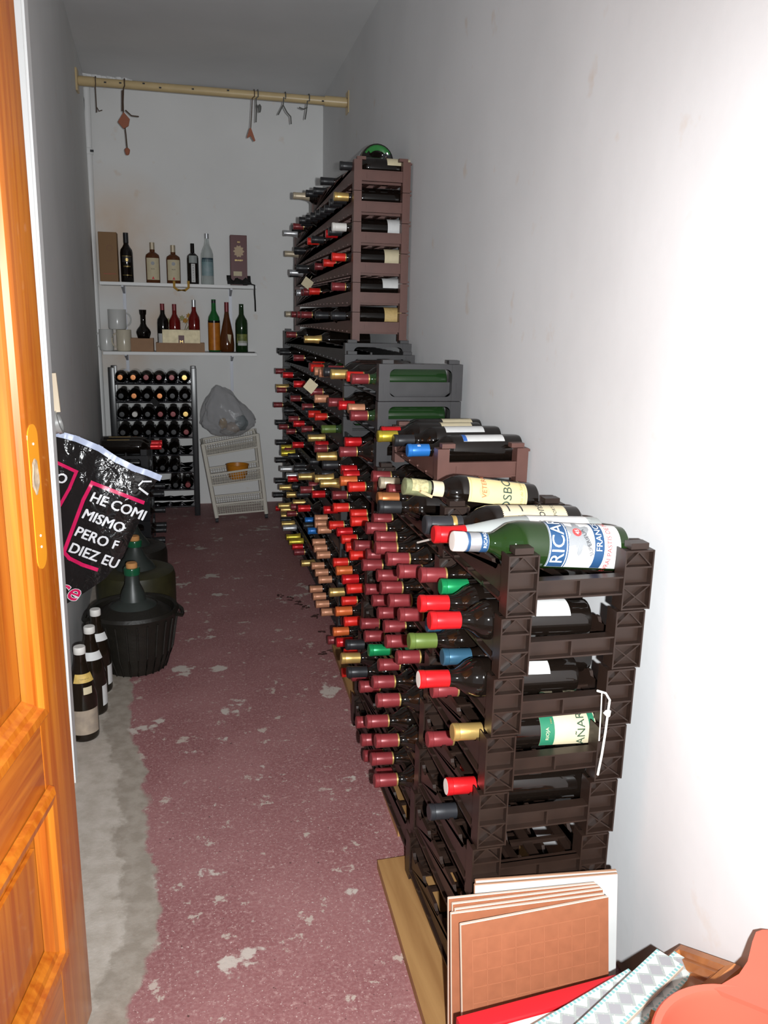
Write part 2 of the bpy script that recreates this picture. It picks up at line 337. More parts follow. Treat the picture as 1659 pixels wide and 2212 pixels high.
# end face of the partition beside the door, with rounded plaster arris
bm = bmesh.new(); box(bm, -.80, -.338, 2.226, 2.29, 0, ZC)
bmesh.ops.bevel(bm, geom=[e for e in bm.edges if abs(e.verts[0].co.x+.338) < 1e-4 and abs(e.verts[1].co.x+.338) < 1e-4 and abs(e.verts[0].co.z-e.verts[1].co.z) > 1], offset=.006, segments=3, affect='EDGES')
for v in bm.verts: v.co.x += .004*v.co.z-.006
struct('wall_left_end', bm, WALL)
bm = bmesh.new(); box(bm, -1.7, -1.6, -1.6, 2.226, 0, ZC); struct('wall_outer_left', bm, WALL)
bm = bmesh.new(); box(bm, -1.6, -.80, 2.226, 2.326, 0, ZC); struct('wall_outer_back', bm, WALL)
bm = bmesh.new(); n = 12
g = [[bm.verts.new((-1.7+2.7*i/n, -1.6+7.46*j/n, ZC+.006*math.sin(i*1.7+j))) for j in range(n+1)] for i in range(n+1)]
for i in range(n):
    for j in range(n): bm.faces.new((g[i][j], g[i][j+1], g[i+1][j+1], g[i+1][j]))
struct('ceiling', bm, CEIL, True)
# ------------------------------------------------------------------ door leaf
E0 = Vector((-.214, 1.394, .008)); dv = Vector((-.167, -.986, 0)).normalized()      # runs back towards the camera from the free edge
nv = Vector((dv.y, -dv.x, 0)); nv = -nv if nv.x < 0 else nv                          # visible face normal (towards +x)
door = thing('door_1', 'varnished orange pine door leaf with moulded panels standing open at the left', 'door', E0, (0, 0, math.atan2(dv.y, dv.x)))
door.rotation_mode = 'XYZ'; door.rotation_euler.x = .0052
del door['category']; del door['label']; door['kind'] = 'structure'
SG = 1 if (Matrix.Rotation(math.atan2(dv.y, dv.x), 3, 'Z') @ Vector((0, 1, 0))).dot(nv) > 0 else -1   # local y sign of the visible face
def leaf(px, py):      # local (s,z) of a pixel on the leaf face
    d = FW + RT*((px-829.5)/FPX) - UP*((py-1106)/FPX); t = (E0-EYE).dot(nv)/d.dot(nv); P = EYE+d*t-E0
    return P.dot(dv), P.z
s_st = (leaf(85, 1545)[0]+leaf(110, 1710)[0])/2
zu, zl, zb_ = leaf(85, 1545)[1], leaf(110, 1710)[1], leaf(132, 2060)[1]
Wd, Hd = .80, 2.08
def dbox(nm, s0, s1, z0, z1, y0, y1, m_, bv=.003, lab=None):
    b = bmesh.new(); box(b, s0, s1, min(SG*y0, SG*y1), max(SG*y0, SG*y1), z0, z1); bev(b, bv, 2); return obj(nm, b, m_, door, True, label=lab)
dbox('stile', 0, s_st, 0, Hd, -.035, 0, PINE, .004)
dbox('stile', Wd-s_st, Wd, 0, Hd, -.035, 0, PINE)
for a, c in ((0, zb_), (zl, zu), (Hd-.12, Hd)): dbox('rail', s_st, Wd-s_st, a, c, -.035, -.0005, PINEH)
for z0, z1 in ((zb_, zl), (zu, Hd-.12)):
    dbox('panel', s_st+.002, Wd-s_st-.002, z0+.002, z1-.002, -.028, -.012, PINE, .001)
    dbox('raised_panel', s_st+.055, Wd-s_st-.055, z0+.055, z1-.055, -.0115, -.004, PINE, .0035)
    b = bmesh.new()     # mitred bolection moulding: swept profile round the opening
    pf = [(-.012, .0005), (-.010, .009), (-.002, .014), (.010, .012), (.014, .004), (.022, .001), (.028, -.006), (.036, -.0115)]
    cs = [(s_st, z0, 1, 1), (Wd-s_st, z0, -1, 1), (Wd-s_st, z1, -1, -1), (s_st, z1, 1, -1)]
    rr = [[b.verts.new((cx+sx*q, SG*h_, cz+sz*q)) for q, h_ in pf] for cx, cz, sx, sz in cs]
    for i in range(4):
        for j in range(len(pf)-1): b.faces.new((rr[i][j], rr[i][j+1], rr[(i+1) % 4][j+1], rr[(i+1) % 4][j]))
    bmesh.ops.recalc_face_normals(b, faces=b.faces[:]); obj('panel_moulding', b, PINE, door)
def oblong(b, s0, z0, z1, r, y, h, seg=10):
    pts = [(s0+r*math.cos(PI*i/seg), z1-r+r*math.sin(PI*i/seg)) for i in range(seg+1)]+[(s0-r*math.cos(PI*i/seg), z0+r-r*math.sin(PI*i/seg)) for i in range(seg+1)]
    prism(b, pts, SG*y, SG*(y+h)); return b
sA, zA = leaf(78, 915); sB, zB = leaf(96, 1230)
b = oblong(bmesh.new(), (sA+sB)/2, zB, zA, .021, 0, .0012); bmesh.ops.recalc_face_normals(b, faces=b.faces[:])
obj('lock_plate_patch', b, mat('patch_pine', (0.78, 0.30, 0.02), .3, coat=.4), door, label='paler oblong patch where the lock plate was')
sH, zH = leaf(82, 1030); b = bmesh.new(); lathe(b, [(.0, 0), (.011, .0002), (.015, .001), (.012, .0022), (.004, .0012)], 14, 0, False, True)
for v in b.verts: v.co = Vector((sH+v.co.x*(1+.2*math.sin(7*v.co.y*100)), SG*(.0012+v.co.z), zH+v.co.y*1.9))
bmesh.ops.recalc_face_normals(b, faces=b.faces[:]); obj('keyhole_filler', b, mat('wood_filler', (0.52, 0.40, 0.26), .8, col2=(.33, .25, .18), nscale=120), door, label='greyish filled keyhole')
for zz in (zA-.03, (zA+zB)/2-.06, zB+.035):
    b = bmesh.new(); lathe(b, [(.0022, 0), (.0016, .001)], 8)
    for v in b.verts: v.co = Vector(((sA+sB)/2+v.co.x, SG*(.0012+v.co.z), zz+v.co.y))
    bmesh.ops.recalc_face_normals(b, faces=b.faces[:]); obj('screw_head', b, WHITE, door)
# ------------------------------------------------------------------ racks
def end_panel_bm(style, w_, h, th):
    b = bmesh.new(); zb0, zb1 = (.27*h, .575*h) if style == 'cross' else (.33*h, .68*h)
    if style == 'cross':
        pw, rt = .056, .0028
        for side in (0, 1):
            x0 = 0 if side == 0 else w_-pw; x1 = x0+pw
            box(b, x0+rt, x1-rt, .014, .018, .001, h-.001)
            for a in (x0, x1-rt): box(b, a, a+rt, 0, th, .001, h-.001)
            for z in (.001, .40*h, .70*h, h-.004): box(b, x0+rt, x1-rt, .001, .014, z, z+.003)
            xm = (x0+x1)/2
            bar(b, (x0+rt, 0.004, .71*h+.002), (xm, .004, h-.005), .0022, .010); bar(b, (xm, .004, h-.005), (x1-rt, .004, .71*h+.002), .0022, .010)
            bar(b, (x0+rt, .004, .004), (x1-rt, .004, .39*h), .0022, .010); bar(b, (x0+rt, .004, .39*h), (x1-rt, .004, .004), .0022, .010)
        box(b, pw, w_-pw, .014, .017, zb0, zb1)
        for z in (zb0, zb1-.003): box(b, pw, w_-pw, .001, .024, z, z+.003)
        box(b, w_/2-.0015, w_/2+.0015, .003, .014, zb0+.003, zb1-.003)
    elif style == 'plain':
        pw = .030
        box(b, 0, pw, 0, th, .001, h-.001); box(b, w_-pw, w_, 0, th, .001, h-.001)
        for z in (.004, h-.010): box(b, w_, w_+.006, .004, th-.004, z, z+.006)
        box(b, pw, w_-pw, .006, .012, zb0, zb1); box(b, pw, w_-pw, .004, .018, zb1-.004, zb1); box(b, pw, w_-pw, .004, .018, zb0, zb0+.004)
        box(b, pw+.02, pw+.022, .004, .006, zb0+.01, zb1-.01)
    else:
        pw = .034
        box(b, 0, pw, 0, th, .001, h-.001); box(b, w_-pw, w_, 0, th, .001, h-.001)
        box(b, pw, w_-pw, .002, .012, .86*h, h-.001); box(b, pw, w_-pw, .024, .030, .16*h, .50*h); box(b, pw, w_-pw, .002, .012, .001, .12*h)
        for sx, cx in ((1, pw), (-1, w_-pw)):      # rounded window corners
            for cz, sz in ((.86*h, -1), (.12*h, 1)):
                R_ = .018; poly = [(cx, cz)]+[(cx+sx*R_*(1-math.cos(PI/2*i/5)), cz+sz*R_*(1-math.sin(PI/2*i/5))) for i in range(6)]
                prism(b, poly if sx*sz > 0 else poly[::-1], .002, .012)
            box(b, cx-sx*pw/2-.003, cx-sx*pw/2+.003, -.001, .0, .2*h, .5*h)
    bmesh.ops.recalc_face_normals(b, faces=b.faces[:]); return b
ZCR = {'cross': .0840, 'plain': .0965, 'window': .0985}
def scallop(b, x0, x1, ys, ylo, yhi, zlow, zc, r, top):
    P = [(ylo, zlow), (ylo, top)]
    for y in ys:
        a0 = math.acos(min(1, max(-1, (zc-top)/r))); P += [(y+r*math.sin(-a0+2*a0*i/6), zc-r*math.cos(-a0+2*a0*i/6)) for i in range(7)]
    P += [(yhi, top), (yhi, zlow)]
    prism(b, P, x0, x1, axis='x')
def rack(label, style, m_, x0, w_, y0, y1, z0, n, h, cols, lean=0., lens=None, slots=None, emblem=False, zcc=None):
    root = thing('wine_rack', label, 'wine rack', (x0, y0, z0)); L_ = y1-y0; th = .034
    ep = newmesh('end_panel', end_panel_bm(style, w_, h, th), m_); key = {}
    for k in range(n):
        Lk = L_ if not lens or k not in lens else lens[k]; cs = [c for c in cols if c < Lk-.05]
        if Lk not in key:
            b = bmesh.new(); zc = (zcc or ZCR[style])-.0003; lo = min(.33*h, zc-.048); zs = min(.26*h, zc-(.064 if style == 'cross' else .050))
            scallop(b, .004, .011, cs, th, Lk-th, min(.30*h, zc-.035), zc, .0168, zc-.004)
            dz1, dz2 = (.008, .012) if style == 'cross' else (0, 0)
            scallop(b, .105, .112, cs, th, Lk-th, lo-dz1, zc-dz1, .0412, zc-.026)
            scallop(b, w_-.030, w_-.023, cs, th, Lk-th, lo-dz2, zc-dz2, .0412, zc-.026)
            box(b, .006, w_-.02, th, Lk-th, .30*h-.006, .30*h-.003) if False else None
            edges = [th]+[(a+c)/2 for a, c in zip(cs, cs[1:])]+[Lk-th]
            for e in edges: box(b, .0, w_-.02, e-.0045, e+.0045, zs, zs+.08*h)
            for xx in (.0, .052, .100, .150, w_-.045): box(b, xx, xx+.020, th, Lk-th, zs, zs+.04*h)
            bmesh.ops.recalc_face_normals(b, faces=b.faces[:]); key[Lk] = newmesh('rack_tier', b, m_)
        t = link('rack_tier', key[Lk], root, (lean*k/max(1, n-1), 0, k*h))
        link('end_panel', ep, t); link('end_panel', ep, t, (0, Lk-th, 0))
        if k == n-1:
            for xx in (.012, w_-.044):
                for yy in (.005, Lk-.029): obj('post_peg', bbox(xx, xx+.034, yy, yy+.024, h, h+.011), m_, t)
        if emblem:
            for q in (0.18, .36):
                if q < Lk: obj('emblem', bbox(.1035, .1048, q-.02, q+.02, .40*h, .40*h+.010), REDP, t)
    return root
pl = lambda nm, lab, P, z0, z1: None
RA = dict(x0=.463, w=.272, y0=1.25, y1=1.65, z0=.024, n=8, h=.111, cols=[.076, .165, .254, .335], lean=.052)
RC = dict(x0=.478, w=.262, y0=1.662, y1=2.40, z0=.024, n=8, h=.1045, cols=[.075+.0985*i for i in range(7)], lean=.062)
RB = dict(x0=.592, w=.238, y0=1.93, y1=2.40, z0=.024+8*.1045+.014, n=1, h=.110, cols=[.07+.083*i for i in range(5)], lean=0)
RE = dict(x0=.545, w=.265, y0=2.46, y1=3.06, z0=.024, n=10, h=.1135, cols=[.078+.100*i for i in range(5)], lean=.015)
RF = dict(x0=.568, w=.258, y0=3.12, y1=5.20, z0=.004, n=11, h=.1085, cols=[.08+.1*i for i in range(20)], lean=.01)
RD = dict(x0=.633, w=.220, y0=3.27, y1=5.10, z0=.004+11*.1085+.001, n=6, h=.112, cols=[.08+.1*i for i in range(18)], lean=.0, lens={5: 1.12})
rack('dark brown plastic wine rack nearest the doorway, stacked eight tiers high', 'cross', BROWN_DK, RA['x0'], RA['w'], RA['y0'], RA['y1'], RA['z0'], 8, RA['h'], RA['cols'], RA['lean'], emblem=True)
rack('dark brown wine rack full of maroon-capped bottles, directly behind the nearest one', 'cross', BROWN_DK, RC['x0'], RC['w'], RC['y0'], RC['y1'], RC['z0'], 8, RC['h'], RC['cols'], RC['lean'], emblem=True)
rack('single brown rack tier holding the blue-capped bottle on top of the second rack', 'plain', BROWN, RB['x0'], RB['w'], RB['y0'], RB['y1'], RB['z0'], 1, RB['h'], RB['cols'])
rack('charcoal plastic wine rack with rounded end windows in the middle of the row', 'window', GREYP, RE['x0'], RE['w'], RE['y0'], RE['y1'], RE['z0'], 10, RE['h'], RE['cols'], RE['lean'], zcc=.062)
rack('long charcoal wine rack reaching to the back wall under the tall brown one', 'window', GREYP, RF['x0'], RF['w'], RF['y0'], RF['y1'], RF['z0'], 11, RF['h'], RF['cols'], RF['lean'])
rack('tall reddish brown wine rack, six tiers, stacked on the long charcoal rack', 'plain', BROWN, RD['x0'], RD['w'], RD['y0'], RD['y1'], RD['z0'], 6, RD['h'], RD['cols'], 0, RD['lens'])
# planks
def plank(label, pa, pb, pc, pd):
    b = bmesh.new(); lo = [b.verts.new((p[0], p[1], 0.0)) for p in (pa, pb, pc, pd)]; hi = [b.verts.new((p[0], p[1], .022)) for p in (pa, pb, pc, pd)]
    b.faces.new(lo[::-1]); b.faces.new(hi)
    for i in range(4): b.faces.new((lo[i], lo[(i+1) % 4], hi[(i+1) % 4], hi[i]))
    bmesh.ops.recalc_face_normals(b, faces=b.faces[:]); return tag(obj('wooden_plank', b, PLANK), label, 'plank')
q1, q2, q3, q4 = at(815, 1858, 2, .022), at(925, 2230, 2, .022), at(728, 1430, 2, .022), at(840, 1743, 2, .022)
plank('raw wooden plank under the nearest rack, lying at its left edge', q2, (.80, 1.16), (.80, 1.72), q1)
plank('raw wooden plank under the second and middle racks, its edge showing beyond', q4+Vector((0, -.10, 0)), (.84, 1.80), (.86, 3.05), q3+Vector((.01, .17, 0)))
# ------------------------------------------------------------------ bottles in racks: seen capsules (tip pixel, colour, options)
ORD = ['first', 'second', 'third', 'fourth', 'fifth', 'sixth', 'seventh', 'eighth', 'ninth', 'tenth', 'eleventh', 'twelfth', 'thirteenth', 'fourteenth', 'fifteenth', 'sixteenth', 'seventeenth', 'eighteenth', 'nineteenth', 'twentieth']
def O(s): 
    out = []
    for tok in s.split():
        a = tok.split(':'); x, y = a[0].split(','); out.append((float(x), float(y), a[1], a[2:] ))
    return out
CN = {'g': 'gold', 'm': 'maroon', 'r': 'red', 's': 'scarlet', 'k': 'black', 'p': 'peach', 'y': 'yellow', 'b': 'blue', 't': 'teal', 'n': 'green', 'v': 'silver', 'e': 'grey', 'w': 'white', 'o': 'orange', 'c': 'copper', 'l': 'olive', 'a': 'tan'}
OBS = {
 'A': O('956,1263:n 900,1310:r 920,1346:r 935,1378:t 880,1377:l 889,1416:r:w 959,1416:t 911,1450:e 939,1492:m 983,1581:g 931,1607:m 970,1706:r:w 933,1760:e 909,1192:m'),
 'C': O('807,1121:m 808,1154:m 810,1170:m 833,1201:m 858,1223:m 793,1207:m 782,1224:m 815,1254:m 867,1249:m 822,1275:m 791,1284:m 870,1275:r 806,1307:m 839,1308:m 818,1333:m 861,1336:m 781,1353:m 831,1361:m 789,1382:m 833,1387:m 781,1423:m 857,1421:m 797,1404:n 819,1437:m 828,1467:m 802,1480:m 776,1492:m 809,1513:m 853,1503:m 769,1555:m 788,1554:m 779,1586:m 807,1587:m 789,1620:m 801,1656:m 828,1662:m 806,1692:m 735,1423:g 748,1403:k 748,1447:k 845,1134:g 843,1027:m 843,1047:m 815,1092:k 814,1075:c 822,1014:a 810,994:m 790,1135:m'),
 'B': O('815,913:y 824,930:r 851,951:k 880,968:b'),
 'E': O('758,1127:s 758,1137:s 711,1131:s 719,1141:s 728,1156:r 738,1173:s 748,1188:s 756,1204:s 720,1208:s 726,1228:o 739,1245:r 749,1280:s 711,1272:g 743,1260:k 726,1293:s 739,1294:s 724,1310:o 748,1332:m 743,1352:s 719,1359:o 743,1369:s 726,1381:r 737,1013:r 741,1023:r 734,1032:o 752,1049:s 745,957:r 732,978:m 752,877:p 709,860:m 709,773:m 714,833:g 699,821:k 718,1070:m 696,1001:k'),
 'F': O('680,1137:p 686,1148:p 675,1177:p 678,1190:p 684,1204:p 673,1225:p 681,1241:p 688,1255:p 669,1272:p 676,1288:p 682,1305:p 694,1335:p 706,1353:p 680,1127:p 659,1126:b 665,1145:b 651,1215:g 635,1193:m 618,1156:y 624,1167:y 611,1139:v 608,1129:g 607,1115:g 606,1103:g 601,1092:g 699,1119:r 643,1097:r 599,756:k 595,803:m 596,828:g 591,870:m 595,913:k 596,956:k 607,966:y 607,981:y 595,995:k 605,1016:v 618,1027:v 594,1039:k 603,1052:g 590,1066:k 675,764:s 671,795:s 679,806:p 689,814:p 634,830:r 670,847:m 679,865:p 652,878:m 680,887:s 666,897:s 623,905:m 618,930:m 651,925:m 665,948:g 684,984:g 679,970:m 679,1034:g 691,1052:g 667,1049:m 648,1059:m 618,721:m 657,737:g 694,932:l'),
 'D': O('733,375:k 719,443:k 711,447:k 700,453:k 690,458:k 681,463:k 670,468:k 660,471:k 650,474:k 646,476:k 703,505:r 698,578:s 667,643:s 681,697:k 634,431:a 633,488:m 664,522:s 613,506:v 615,547:a 625,589:v 617,678:a 679,585:m 640,633:v 650,633:m 642,692:m 650,683:m 744,394:g 728,407:g 721,413:g 640,575:k 635,540:k 655,630:m'),
}
# near-end bottles seen side-on through the end frames: (row) -> label spec
PB = {
 'A': {4: ('g', (PAPER, .028, .140, .95, -1.15), 'white'), 3: ('r', (PAPERW, .03, .13, .36, .05), 'red'), 6: ('n', (PAPERW, .045, .125, .55, -.55), 'g'), 5: ('t', (PAPERW, .06, .15, .35, -.75), 't')},
 'E': {9: ('m', None, ''), 8: ('m', None, '')},
 'F': {9: ('m', (PAPER, .03, .11, .8, -1.1), '')},
 'D': {4: ('k', (PAPERW, .04, .13, .25, .0), ''), 3: ('w', (PAPERW, .018, .085, .95, -1.2), ''), 2: ('s', (PAPER, .015, .095, .9, -1.2), ''), 1: ('m', (PAPERW, .02, .10, .7, -.9), ''), 0: ('k', (PAPERO, .02, .09, .9, -1.2), ''), 5: ('k', (PAPER, .02, .12, .5, -.9), '')},
}
RNAME = {'A': 'nearest rack', 'B': 'brown tier above the second rack', 'C': 'second rack', 'E': 'middle charcoal rack', 'F': 'long charcoal rack', 'D': 'tall brown rack'}
FILL = {'A': 0, 'B': 0, 'C': .22, 'E': .25, 'F': .27, 'D': .22}
FCOL = {'C': 'mmmmk', 'E': 'mrkmsg', 'F': 'kkkkmmgkrk', 'D': 'kkkkmk', 'A': 'k', 'B': 'k'}
placed = {}; STY = dict(A='cross', C='cross', B='plain', D='plain', E='window', F='window')
for R, P in (('A', RA), ('B', RB), ('C', RC), ('E', RE), ('F', RF), ('D', RD)):
    slots = {}
    for k in range(P['n']):
        Lk = P.get('lens', {}).get(k, P['y1']-P['y0'])
        for i, c in enumerate(P['cols']):
            if c > Lk-.05: continue
            xf = P['x0']+P['lean']*k/max(1, P['n']-1); slots[(k, i)] = (xf, P['y0']+c, P['z0']+k*P['h']+(.062 if R == 'E' else ZCR[STY[R]]))
    obs = [q for q in OBS[R]]; cand = []
    for a, q in enumerate(obs):
        for key, (xf, y, z) in slots.items():
            u, v = proj((xf-.070, y, z)); du, dv_ = q[0]-u, q[1]-v
            dep = y; ppm = FPX/max(.9, dep)
            ex = max(0, abs(du)/ppm-(.04 if R == 'A' else .025)); cand.append(((ex*1.3)**2+(dv_/ppm)**2+.02*(du/ppm)**2, a, key, du/ppm))
    cand = [q for q in cand if not (R == 'F' and q[2][0] == 10 and q[2][1] < 6)]
    cand.sort(); res = []; ua, uk, asg = set(), set(), {}
    if R == 'A': uk |= {(7, 0), (7, 1), (7, 2), (7, 3)}
    if R == 'C': uk |= {(7, 0), (7, 1)}
    if R == 'D': uk |= {(5, 1), (5, 2), (5, 3)}
    for e, a, key, du in cand:
        if a in ua or key in uk or e > .0075: continue
        ua.add(a); uk.add(key); res.append((obs[a][1]-proj((slots[key][0]-.07, *slots[key][1:]))[1])/(FPX/slots[key][1])); asg[key] = (obs[a], du)
    print(R, len(obs), len(asg), 'mean dz', sum(res)/max(1, len(res)), 'top', [round(sum(q)/max(1,len(q)),3) for q in [[e for e,kk in zip(res, asg) if (kk[0] < P['n']/2) == t] for t in (True, False)]])
    for key, (xf, y, z) in slots.items():
        k, i = key; cap = None; du = 0; tip = None; lab = None; kind = 'bordeaux'; glass = GLASS_DK; clen = .056; band = None
        if key in asg: (q, du) = asg[key]; cap = CN[q[2]]; tip = CN[q[3][0]] if q[3] else None; du = max(-.045, min(.045, du))
        elif R == 'A' and k == 7: continue
        elif R == 'D' and k == 5 and i in (1, 2, 3): continue
        elif R == 'F' and k == 10 and key not in asg: continue
        elif R == 'C' and k == 7 and i < 2: continue
        elif i == 0 and k in PB.get(R, {}): cap = CN[PB[R][k][0]]
        elif random.random() < FILL[R] and not (R == 'C' and k < 2 and i > 4): cap = CN[random.choice(FCOL[R])]; du = random.uniform(-.004, .024) if cap != 'black' else random.uniform(0, .03)
        else: continue
        if i == 0 and k in PB.get(R, {}): lab = PB[R][k][1]
        if cap == 'maroon' or cap == 'scarlet': band = 'gold'
        if (cap in ('yellow', 'tan') and R in 'FD') or (cap == 'gold' and R == 'F'): kind = 'champagne'; clen = .10
        if cap == 'silver': kind = 'champagne'; clen = .09
        if kind == 'champagne' : kind = 'bordeaux' ; clen = min(clen, .078)
        if (R, k, i) in (('E', 9, 0), ('E', 8, 0), ('B', 0, 1), ('F', 9, 1), ('F', 8, 0)) or cap in ('green', 'olive') and R != 'A': glass = GLASS_GR
        if R == 'B': lab = (PAPER, .03, .12, .9, -.2) if i > 2 else (PAPERW, .05, .16, .6, -.25)
        near = R in 'ACB'
        desc = cap if cap != 'scarlet' else 'bright red'
        side = f'{desc}-capped bottle, {ORD[k]} row up, {ORD[i]} from near end, {RNAME[R]}'
        if R == 'B': side = f'{desc}-capped wine bottle lying {ORD[i]} from near end, {RNAME[R]}'
        o = bottle(side, 'bottles lying in the '+RNAME[R], (xf-.070+du+.300, y, z-(.011 if R in 'AC' else 0)), (0, -PI/2+(.045 if R in 'AC' else 0), 0), kind, glass, cap, clen, band, tip, 24 if near else 16, lab)
        placed[(R, k, i)] = o
print('rack bottles', len(placed))
# ------------------------------------------------------------------ special bottles: lettering on labels
def letter(o, bm, m_, nm='lettering', parent=None):
    x = obj(nm, bm, m_, parent or o); return x
if ('A', 4, 0) in placed:
    o = placed[('A', 4, 0)]; lb = [c for c in o.children if c.name.startswith('paper_label')][0]; r = .037; T0 = -1.15
    obj('label_band', label_bm(r, .112, .140, .93, T0, lift=.0008), GREENP, lb)
    obj('label_band', label_bm(r, .030, .042, .5, T0+.3, lift=.0008), GREENP, lb)
    letter(o, wrap_text('A\u00d1ARES', .023, r, .058, T0+.22, lift=.0012), mat('dark_green_ink', (.03, .07, .04), .6), 'lettering', lb)
    letter(o, wrap_text('RIOJA', .009, r, .127, T0-.25, lift=.0014), PAPER, 'lettering', lb)
    letter(o, wrap_text('1994', .005, r, .118, T0+.35, lift=.0014), GOLDP, 'lettering', lb)
topz = RA['z0']+7*RA['h']+.1003; XT = RA['x0']+RA['lean']
def lie_between(tipx, tipy, basex, basey, y, L_, zfix=None):
    a = at(tipx, tipy, 1, y); c = at(basex, basey, 1, y)
    return a, c
# Pastis bottle on top
o = bottle('green spirit bottle with silver cap and large blue and white label atop the nearest rack', None, (XT-.078+.325, 1.326, topz-.008), (0, -PI/2+.085, 0), 'litre', GLASS_G2, None, seg=40, name='spirit_bottle')
b = bmesh.new(); Lq = .325; lathe(b, [(.0172, Lq-.022), (.0178, Lq-.021), (.0178, Lq-.002), (.0165, Lq), (.012, Lq+.0004), (.001, Lq)], 24); obj('screw_cap', b, CAPS['white'], o, True)
b = lathe(bmesh.new(), [(.0166, .262), (.0170, .263), (.0170, .302), (.0166, .303)], 24); obj('neck_sleeve', b, CAPS['silver'], o, True)
b = lathe(bmesh.new(), [(.0172, .263), (.0174, .264), (.0174, .275), (.0172, .276)], 24); nb = obj('neck_band', b, NAVY, o, True)
letter(o, wrap_text('RICARD', .0085, .0174, .2695, -1.0), WHITE, 'lettering', nb)
b = lathe(bmesh.new(), [(.0172, .296), (.0174, .2965), (.0174, .3005), (.0172, .301)], 24); obj('neck_band', b, NAVY, o, True)
r = .0415; T0 = -1.05
lb = obj('paper_label', label_bm(r, .022, .160, 1.35, T0, n=24), PAPERW, o)
for z0, z1, m_ in ((.1275, .157, NAVY), (.1585, .1597, NAVY), (.1235, .1255, NAVY), (.0545, .073, NAVY)): obj('label_band', label_bm(r, z0, z1, 1.32, T0, n=24, lift=.0008), m_, lb)
letter(o, wrap_text('RICARD', .034, r, .1425, T0+.40, lift=.0013), WHITE, 'lettering', lb)
letter(o, wrap_text('FRANCE', .0165, r, .0645, T0+.30, lift=.0013), WHITE, 'lettering', lb)
letter(o, wrap_text('LE VRAI PASTIS DE MARSEILLE', .0125, r, .044, T0+.25, lift=.001), REDINK, 'lettering', lb)
letter(o, wrap_text('SUPERIEUR', .0105, r, .086, T0-.05, lift=.0012, rot=.35), INK, 'lettering', lb)
def disc_on(r, zc, th, rad, lift=.001, n=16, sq=1, pts=None):
    b = bmesh.new(); P = pts or [(rad*math.cos(2*PI*i/n), sq*rad*math.sin(2*PI*i/n)) for i in range(n)]; K = 5; prev = None
    V = lambda x, y: b.verts.new(((r+lift)*math.cos(th+x/r), (r+lift)*math.sin(th+x/r), zc+y))
    c = V(0, 0)
    for k in range(1, K+1):
        cur = [V(x*k/K, y*k/K) for x, y in P]; m_ = len(cur)
        for i in range(m_):
            if prev is None: b.faces.new((c, cur[i], cur[(i+1) % m_]))
            else: b.faces.new((prev[i], cur[i], cur[(i+1) % m_], prev[(i+1) % m_]))
        prev = cur
    return b
GRYL = mat('grey_engraving', (.24, .25, .26), .6)
leafp = [( .030*(1+.28*math.cos(6*t))*math.cos(t), .021*(1+.28*math.cos(6*t))*math.sin(t)) for t in [2*PI*i/36 for i in range(36)]]
obj('leaf_emblem', disc_on(r, .103, T0+.25, 0, .0008, pts=leafp), GRYL, lb)
obj('emblem_disc', disc_on(r, .105, T0+.38, .0085, .0012), REDINK, lb); letter(o, wrap_text('45', .0105, r, .105, T0+.38, lift=.0016), WHITE, 'lettering', lb)
# clear bottle with red capsule
o = bottle('clear glass bottle with bright red capsule and white label behind the pastis bottle', None, (XT-.085+.330, 1.415, topz-.008), (0, -PI/2+.05, 0), 'hock', GLASS_CL, 'red', .060, seg=28, lab=(PAPERW, .03, .15, 1.0, -.5), name='spirit_bottle')
o['label'] = 'clear glass bottle with bright red capsule and white label, second on the nearest rack top'
placedtop = o
# port bottle with jagged label
o = bottle('dark bottle with grey and gold capsule and cream saw-toothed label atop the nearest rack', None, (XT-.078+.322, 1.500, topz-.008), (0, -PI/2+.04, 0), 'port', GLASS_DK, 'grey', .075, seg=32, name='port_bottle')
b = lathe(bmesh.new(), [(.0180, .258), (.0188, .259), (.0188, .267), (.0180, .268)], 24); obj('capsule_band', b, CAPS['gold'], o, True)
r = .040; lb = obj('paper_label', label_bm(r, .035, .172, .85, -.62, n=30, jag=True), PAPER, o)
letter(o, wrap_text('Fonseca', .026, r, .092, -.22, lift=.0011, shear=.1), INK, 'lettering', lb)
letter(o, wrap_text('PORTO', .010, r, .062, -.45, lift=.0011), INK, 'lettering', lb)
for z0, z1, a0, a1 in ((.128, .131, .25, .0), (.155, .158, .25, 0)): obj('label_rule', label_bm(r, z0, z1, .30, -.30, lift=.0011), INK, lb)
obj('label_mark', disc_on(r, .140, -1.0, .007, .0011, n=3), INK, lb)
# large sherry bottle lying across the gap between first and second racks
yy = 1.675; pa = at(872, 1050, 1, yy-.0); pc = at(1150, 1082, 1, yy+.02); ax = (pa-pc).normalized(); L_ = .345
ctr = pc
q = Vector((0, 0, 1)).rotation_difference(ax)
o = bottle('large dark sherry bottle with green seal and yellow label lying across the second rack', None, (0, 0, 0), (0, 0, 0), 'port', GLASS_DK, None, seg=32, name='sherry_bottle')
S_ = (pa-pc).length/.322; upv = (Vector((0, 0, 1))-ax*ax.z).normalized(); yv = ax.cross(upv)
o.matrix_world = Matrix.Translation(pc) @ Matrix((upv, yv, ax)).transposed().to_4x4() @ Matrix.Scale(S_, 4)
b = lathe(bmesh.new(), [(.0185, .322-.060), (.0190, .322-.058), (.0185, .322-.010), (.0195, .321), (.012, .323), (.001, .3232)], 20); obj('capsule', b, mat('faded_green_foil', (.30, .32, .17), .4, metal=.3, noise_amt=.4, nscale=90), o, True)
b = label_bm(.0190, .232, .258, 1.3, -.9, lift=.001); obj('neck_label', b, PAPER, o)
b = label_bm(.0188, .270, .308, 1.1, -.7, lift=.001); obj('seal_paper', b, mat('seal_paper', (.55, .50, .26), .6, noise_amt=.5, nscale=160), o)
